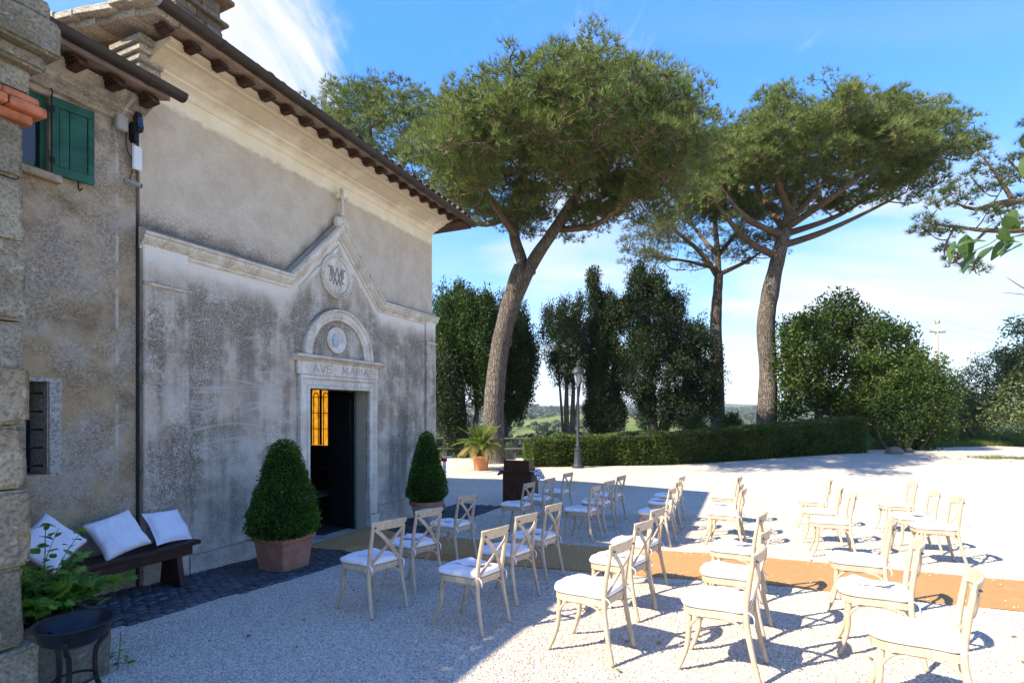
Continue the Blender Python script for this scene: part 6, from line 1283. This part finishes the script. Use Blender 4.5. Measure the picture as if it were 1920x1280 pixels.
# ------------------------------------------------------------------ lamp post, fence, white post, utility pole
lx, ly = 2.50, 20.2; lz = g(lx, ly); lp_ = empty('street_lamp', (lx, ly, lz), 0, 'grey cast-iron street lamp with hooded lantern in front of the hedge', 'street lamp')
m = MB(); m.lathe([(.24, 0), (.24, .05), (.19, .10), (.16, .16), (.145, .50), (.13, .62), (.155, .65), (.155, .68), (.09, .72), (.07, .80), (.085, .84), (.062, .88), (.055, 2.2), (.045, 3.0), (.06, 3.02), (.06, 3.06), (.03, 3.10)], 16); sm_angle(m.build('post', M['lamp'], lp_), 40)
m = MB(); m.lathe([(.09, 3.20), (.165, 3.55)], 6); m.build('lantern_glass', M['lampglass'], lp_)
for k in range(6):
    a = 2 * math.pi * k / 6; m = MB(); m.tube([(.06 * math.cos(a), .06 * math.sin(a), 3.08), (.095 * math.cos(a), .095 * math.sin(a), 3.20), (.172 * math.cos(a), .172 * math.sin(a), 3.56)], .011, 5); m.build('lantern_bar', M['lamp'], lp_)
m = MB(); m.lathe([(.24, 3.56), (.25, 3.58), (.21, 3.70), (.12, 3.80), (.06, 3.83), (.05, 3.88), (.075, 3.91), (.03, 3.96), (.012, 4.03)], 12); sm_angle(m.build('hood', M['lamp'], lp_), 40)
fn = empty('rail_fence', (-1.5, 24.6, T(-1.5, 24.6)), 0, 'low wooden rail fence along the courtyard edge behind the forked pine', 'fence')
fo = Vector(fn.location); xs_ = [-6.0, -3.6, -1.0, 1.05]
for x in xs_: z = T(x, 24.6); m = MB(); m.box((x - fo.x, 0, z - fo.z + .48), (.10, .10, 1.06)); m.build('post', M['rail'], fn, bevel=.01)
for a, b in zip(xs_, xs_[1:]):
    for h in (.45, .93): m = MB(); m.tube([(a - fo.x, -.07, T(a, 24.6) - fo.z + h), (b - fo.x, -.07, T(b, 24.6) - fo.z + h)], .045, 7); m.build('rail', M['rail'], fn)
wx, wy = -1.95, 15.4; wp = empty('marker_post', (wx, wy, g(wx, wy)), 0, 'slim white post with a small red plate beside the smaller box cone', 'post')
MB().bx(-.045, .045, -.045, .045, 0, .82).build('post', M['white'], wp, bevel=.006); MB().bx(-.11, .08, -.055, -.046, .70, .80).build('red_plate', M['red'], wp); MB().bx(-.06, .24, -.03, .03, .821, .86).build('rail', M['white'], wp)
Y = 60; ux = (1757 - 960) / 1000 * Y; uz = T(ux, Y) - .3; up_ = empty('utility_pole', (ux, Y, uz), R(8), 'tall weathered utility pole with crossarm and insulators on the right skyline', 'utility pole')
hz = CAMZ + .170 * Y - uz
m = MB(); m.lathe([(.24, 0), (.17, hz * .6), (.13, hz)], 12); m.build('pole', M['pole'], up_, smooth=True); MB().bx(-1.05, 1.05, -.08, .08, hz - 1.55, hz - 1.37).build('crossarm', M['pole'], up_); MB().bx(-.36, .36, -.07, .07, hz - .5, hz - .36).build('crossarm', M['pole'], up_)
for x in (-1.0, -.72, .72, 1.0): m = MB(); m.lathe([(.03, hz - 1.37), (.07, hz - 1.28), (.05, hz - 1.2), (.07, hz - 1.14), (.03, hz - 1.02)], 8, (x, 0, 0)); m.build('insulator', M['grey'], up_)
for x in (-.32, .32): m = MB(); m.lathe([(.03, hz - .36), (.07, hz - .26), (.05, hz - .2), (.07, hz - .12), (.03, hz + .06)], 8, (x, 0, 0)); m.build('insulator', M['grey'], up_)
for i, (px0, h, s) in enumerate(((-.86, -1.1, -1), (.86, -1.1, 1), (.32, 0, 1), (-.32, 0, -1))):
    A = Vector((ux + px0, Y, uz + hz + h)); B = A + Vector((42 * s if s > 0 else -18, 28 if s > 0 else 60, 3.0 if s > 0 else -9)); Q = [A.lerp(B, k / 14) + Vector((0, 0, -1.3 * math.sin(math.pi * k / 14))) for k in range(15)]
    m = MB(); m.tube(Q, .012, 4); tag(m.build('power_line', M['grey']), ['thin overhead wire running left from the utility pole crossarm', 'thin overhead wire running right from the utility pole crossarm', 'thin upper wire running right from the utility pole top', 'thin upper wire running left from the utility pole top'][i], 'wire')
rk = []
for i, (x, y, s, lab) in enumerate(((1.15 * 13.9, 22.3, .28, 'grey boulder at the foot of the bush by the hedge end'), (17.2, 23.1, .18, 'smaller grey stone under the sprawling bush'))):
    m = MB(); m.sphere((0, 0, 0), s, 10, 7, (1.3, 1, .8)); tag(m.build('boulder', M['trough'], None, (x, y, g(x, y) + s * .3), (0, 0, i), smooth=True, rough=s * .22, rs=6), lab, 'rock')
# dry leaves dropped on the gravel
DL = ovate_leaf('dry_leaf', 'palm_old', .05, .03)
for i, (x, y, lab) in enumerate(((1160, 1262, 'small dry leaf on the gravel before the third row of chairs'), (1240, 1208, 'small dry leaf on the gravel between the third and fourth rows'))):
    v = at(x, y, (1.66) / ((y - 820) / 1000)); o = link('dry_leaf', DL, None, (v.x, v.y, g(v.x, v.y) + .02), (0, 0, i * 2.0)); tag(o, lab, 'leaf')
# ------------------------------------------------------------------ air
HZ = 0.00014
if HZ:
    m = MB(); m.bx(-7000, 7000, -7000, 7000, -130, 160); hm = bpy.data.materials.new('haze'); hm.use_nodes = True; q = hm.node_tree; q.nodes.clear(); o_ = q.nodes.new('ShaderNodeOutputMaterial'); v_ = q.nodes.new('ShaderNodeVolumePrincipled')
    v_.inputs['Color'].default_value = (.80, .90, 1.0, 1); v_.inputs['Density'].default_value = HZ; v_.inputs['Anisotropy'].default_value = 0.0; q.links.new(v_.outputs[0], o_.inputs['Volume'])
    tag(m.build('haze', hm), kind='stuff')
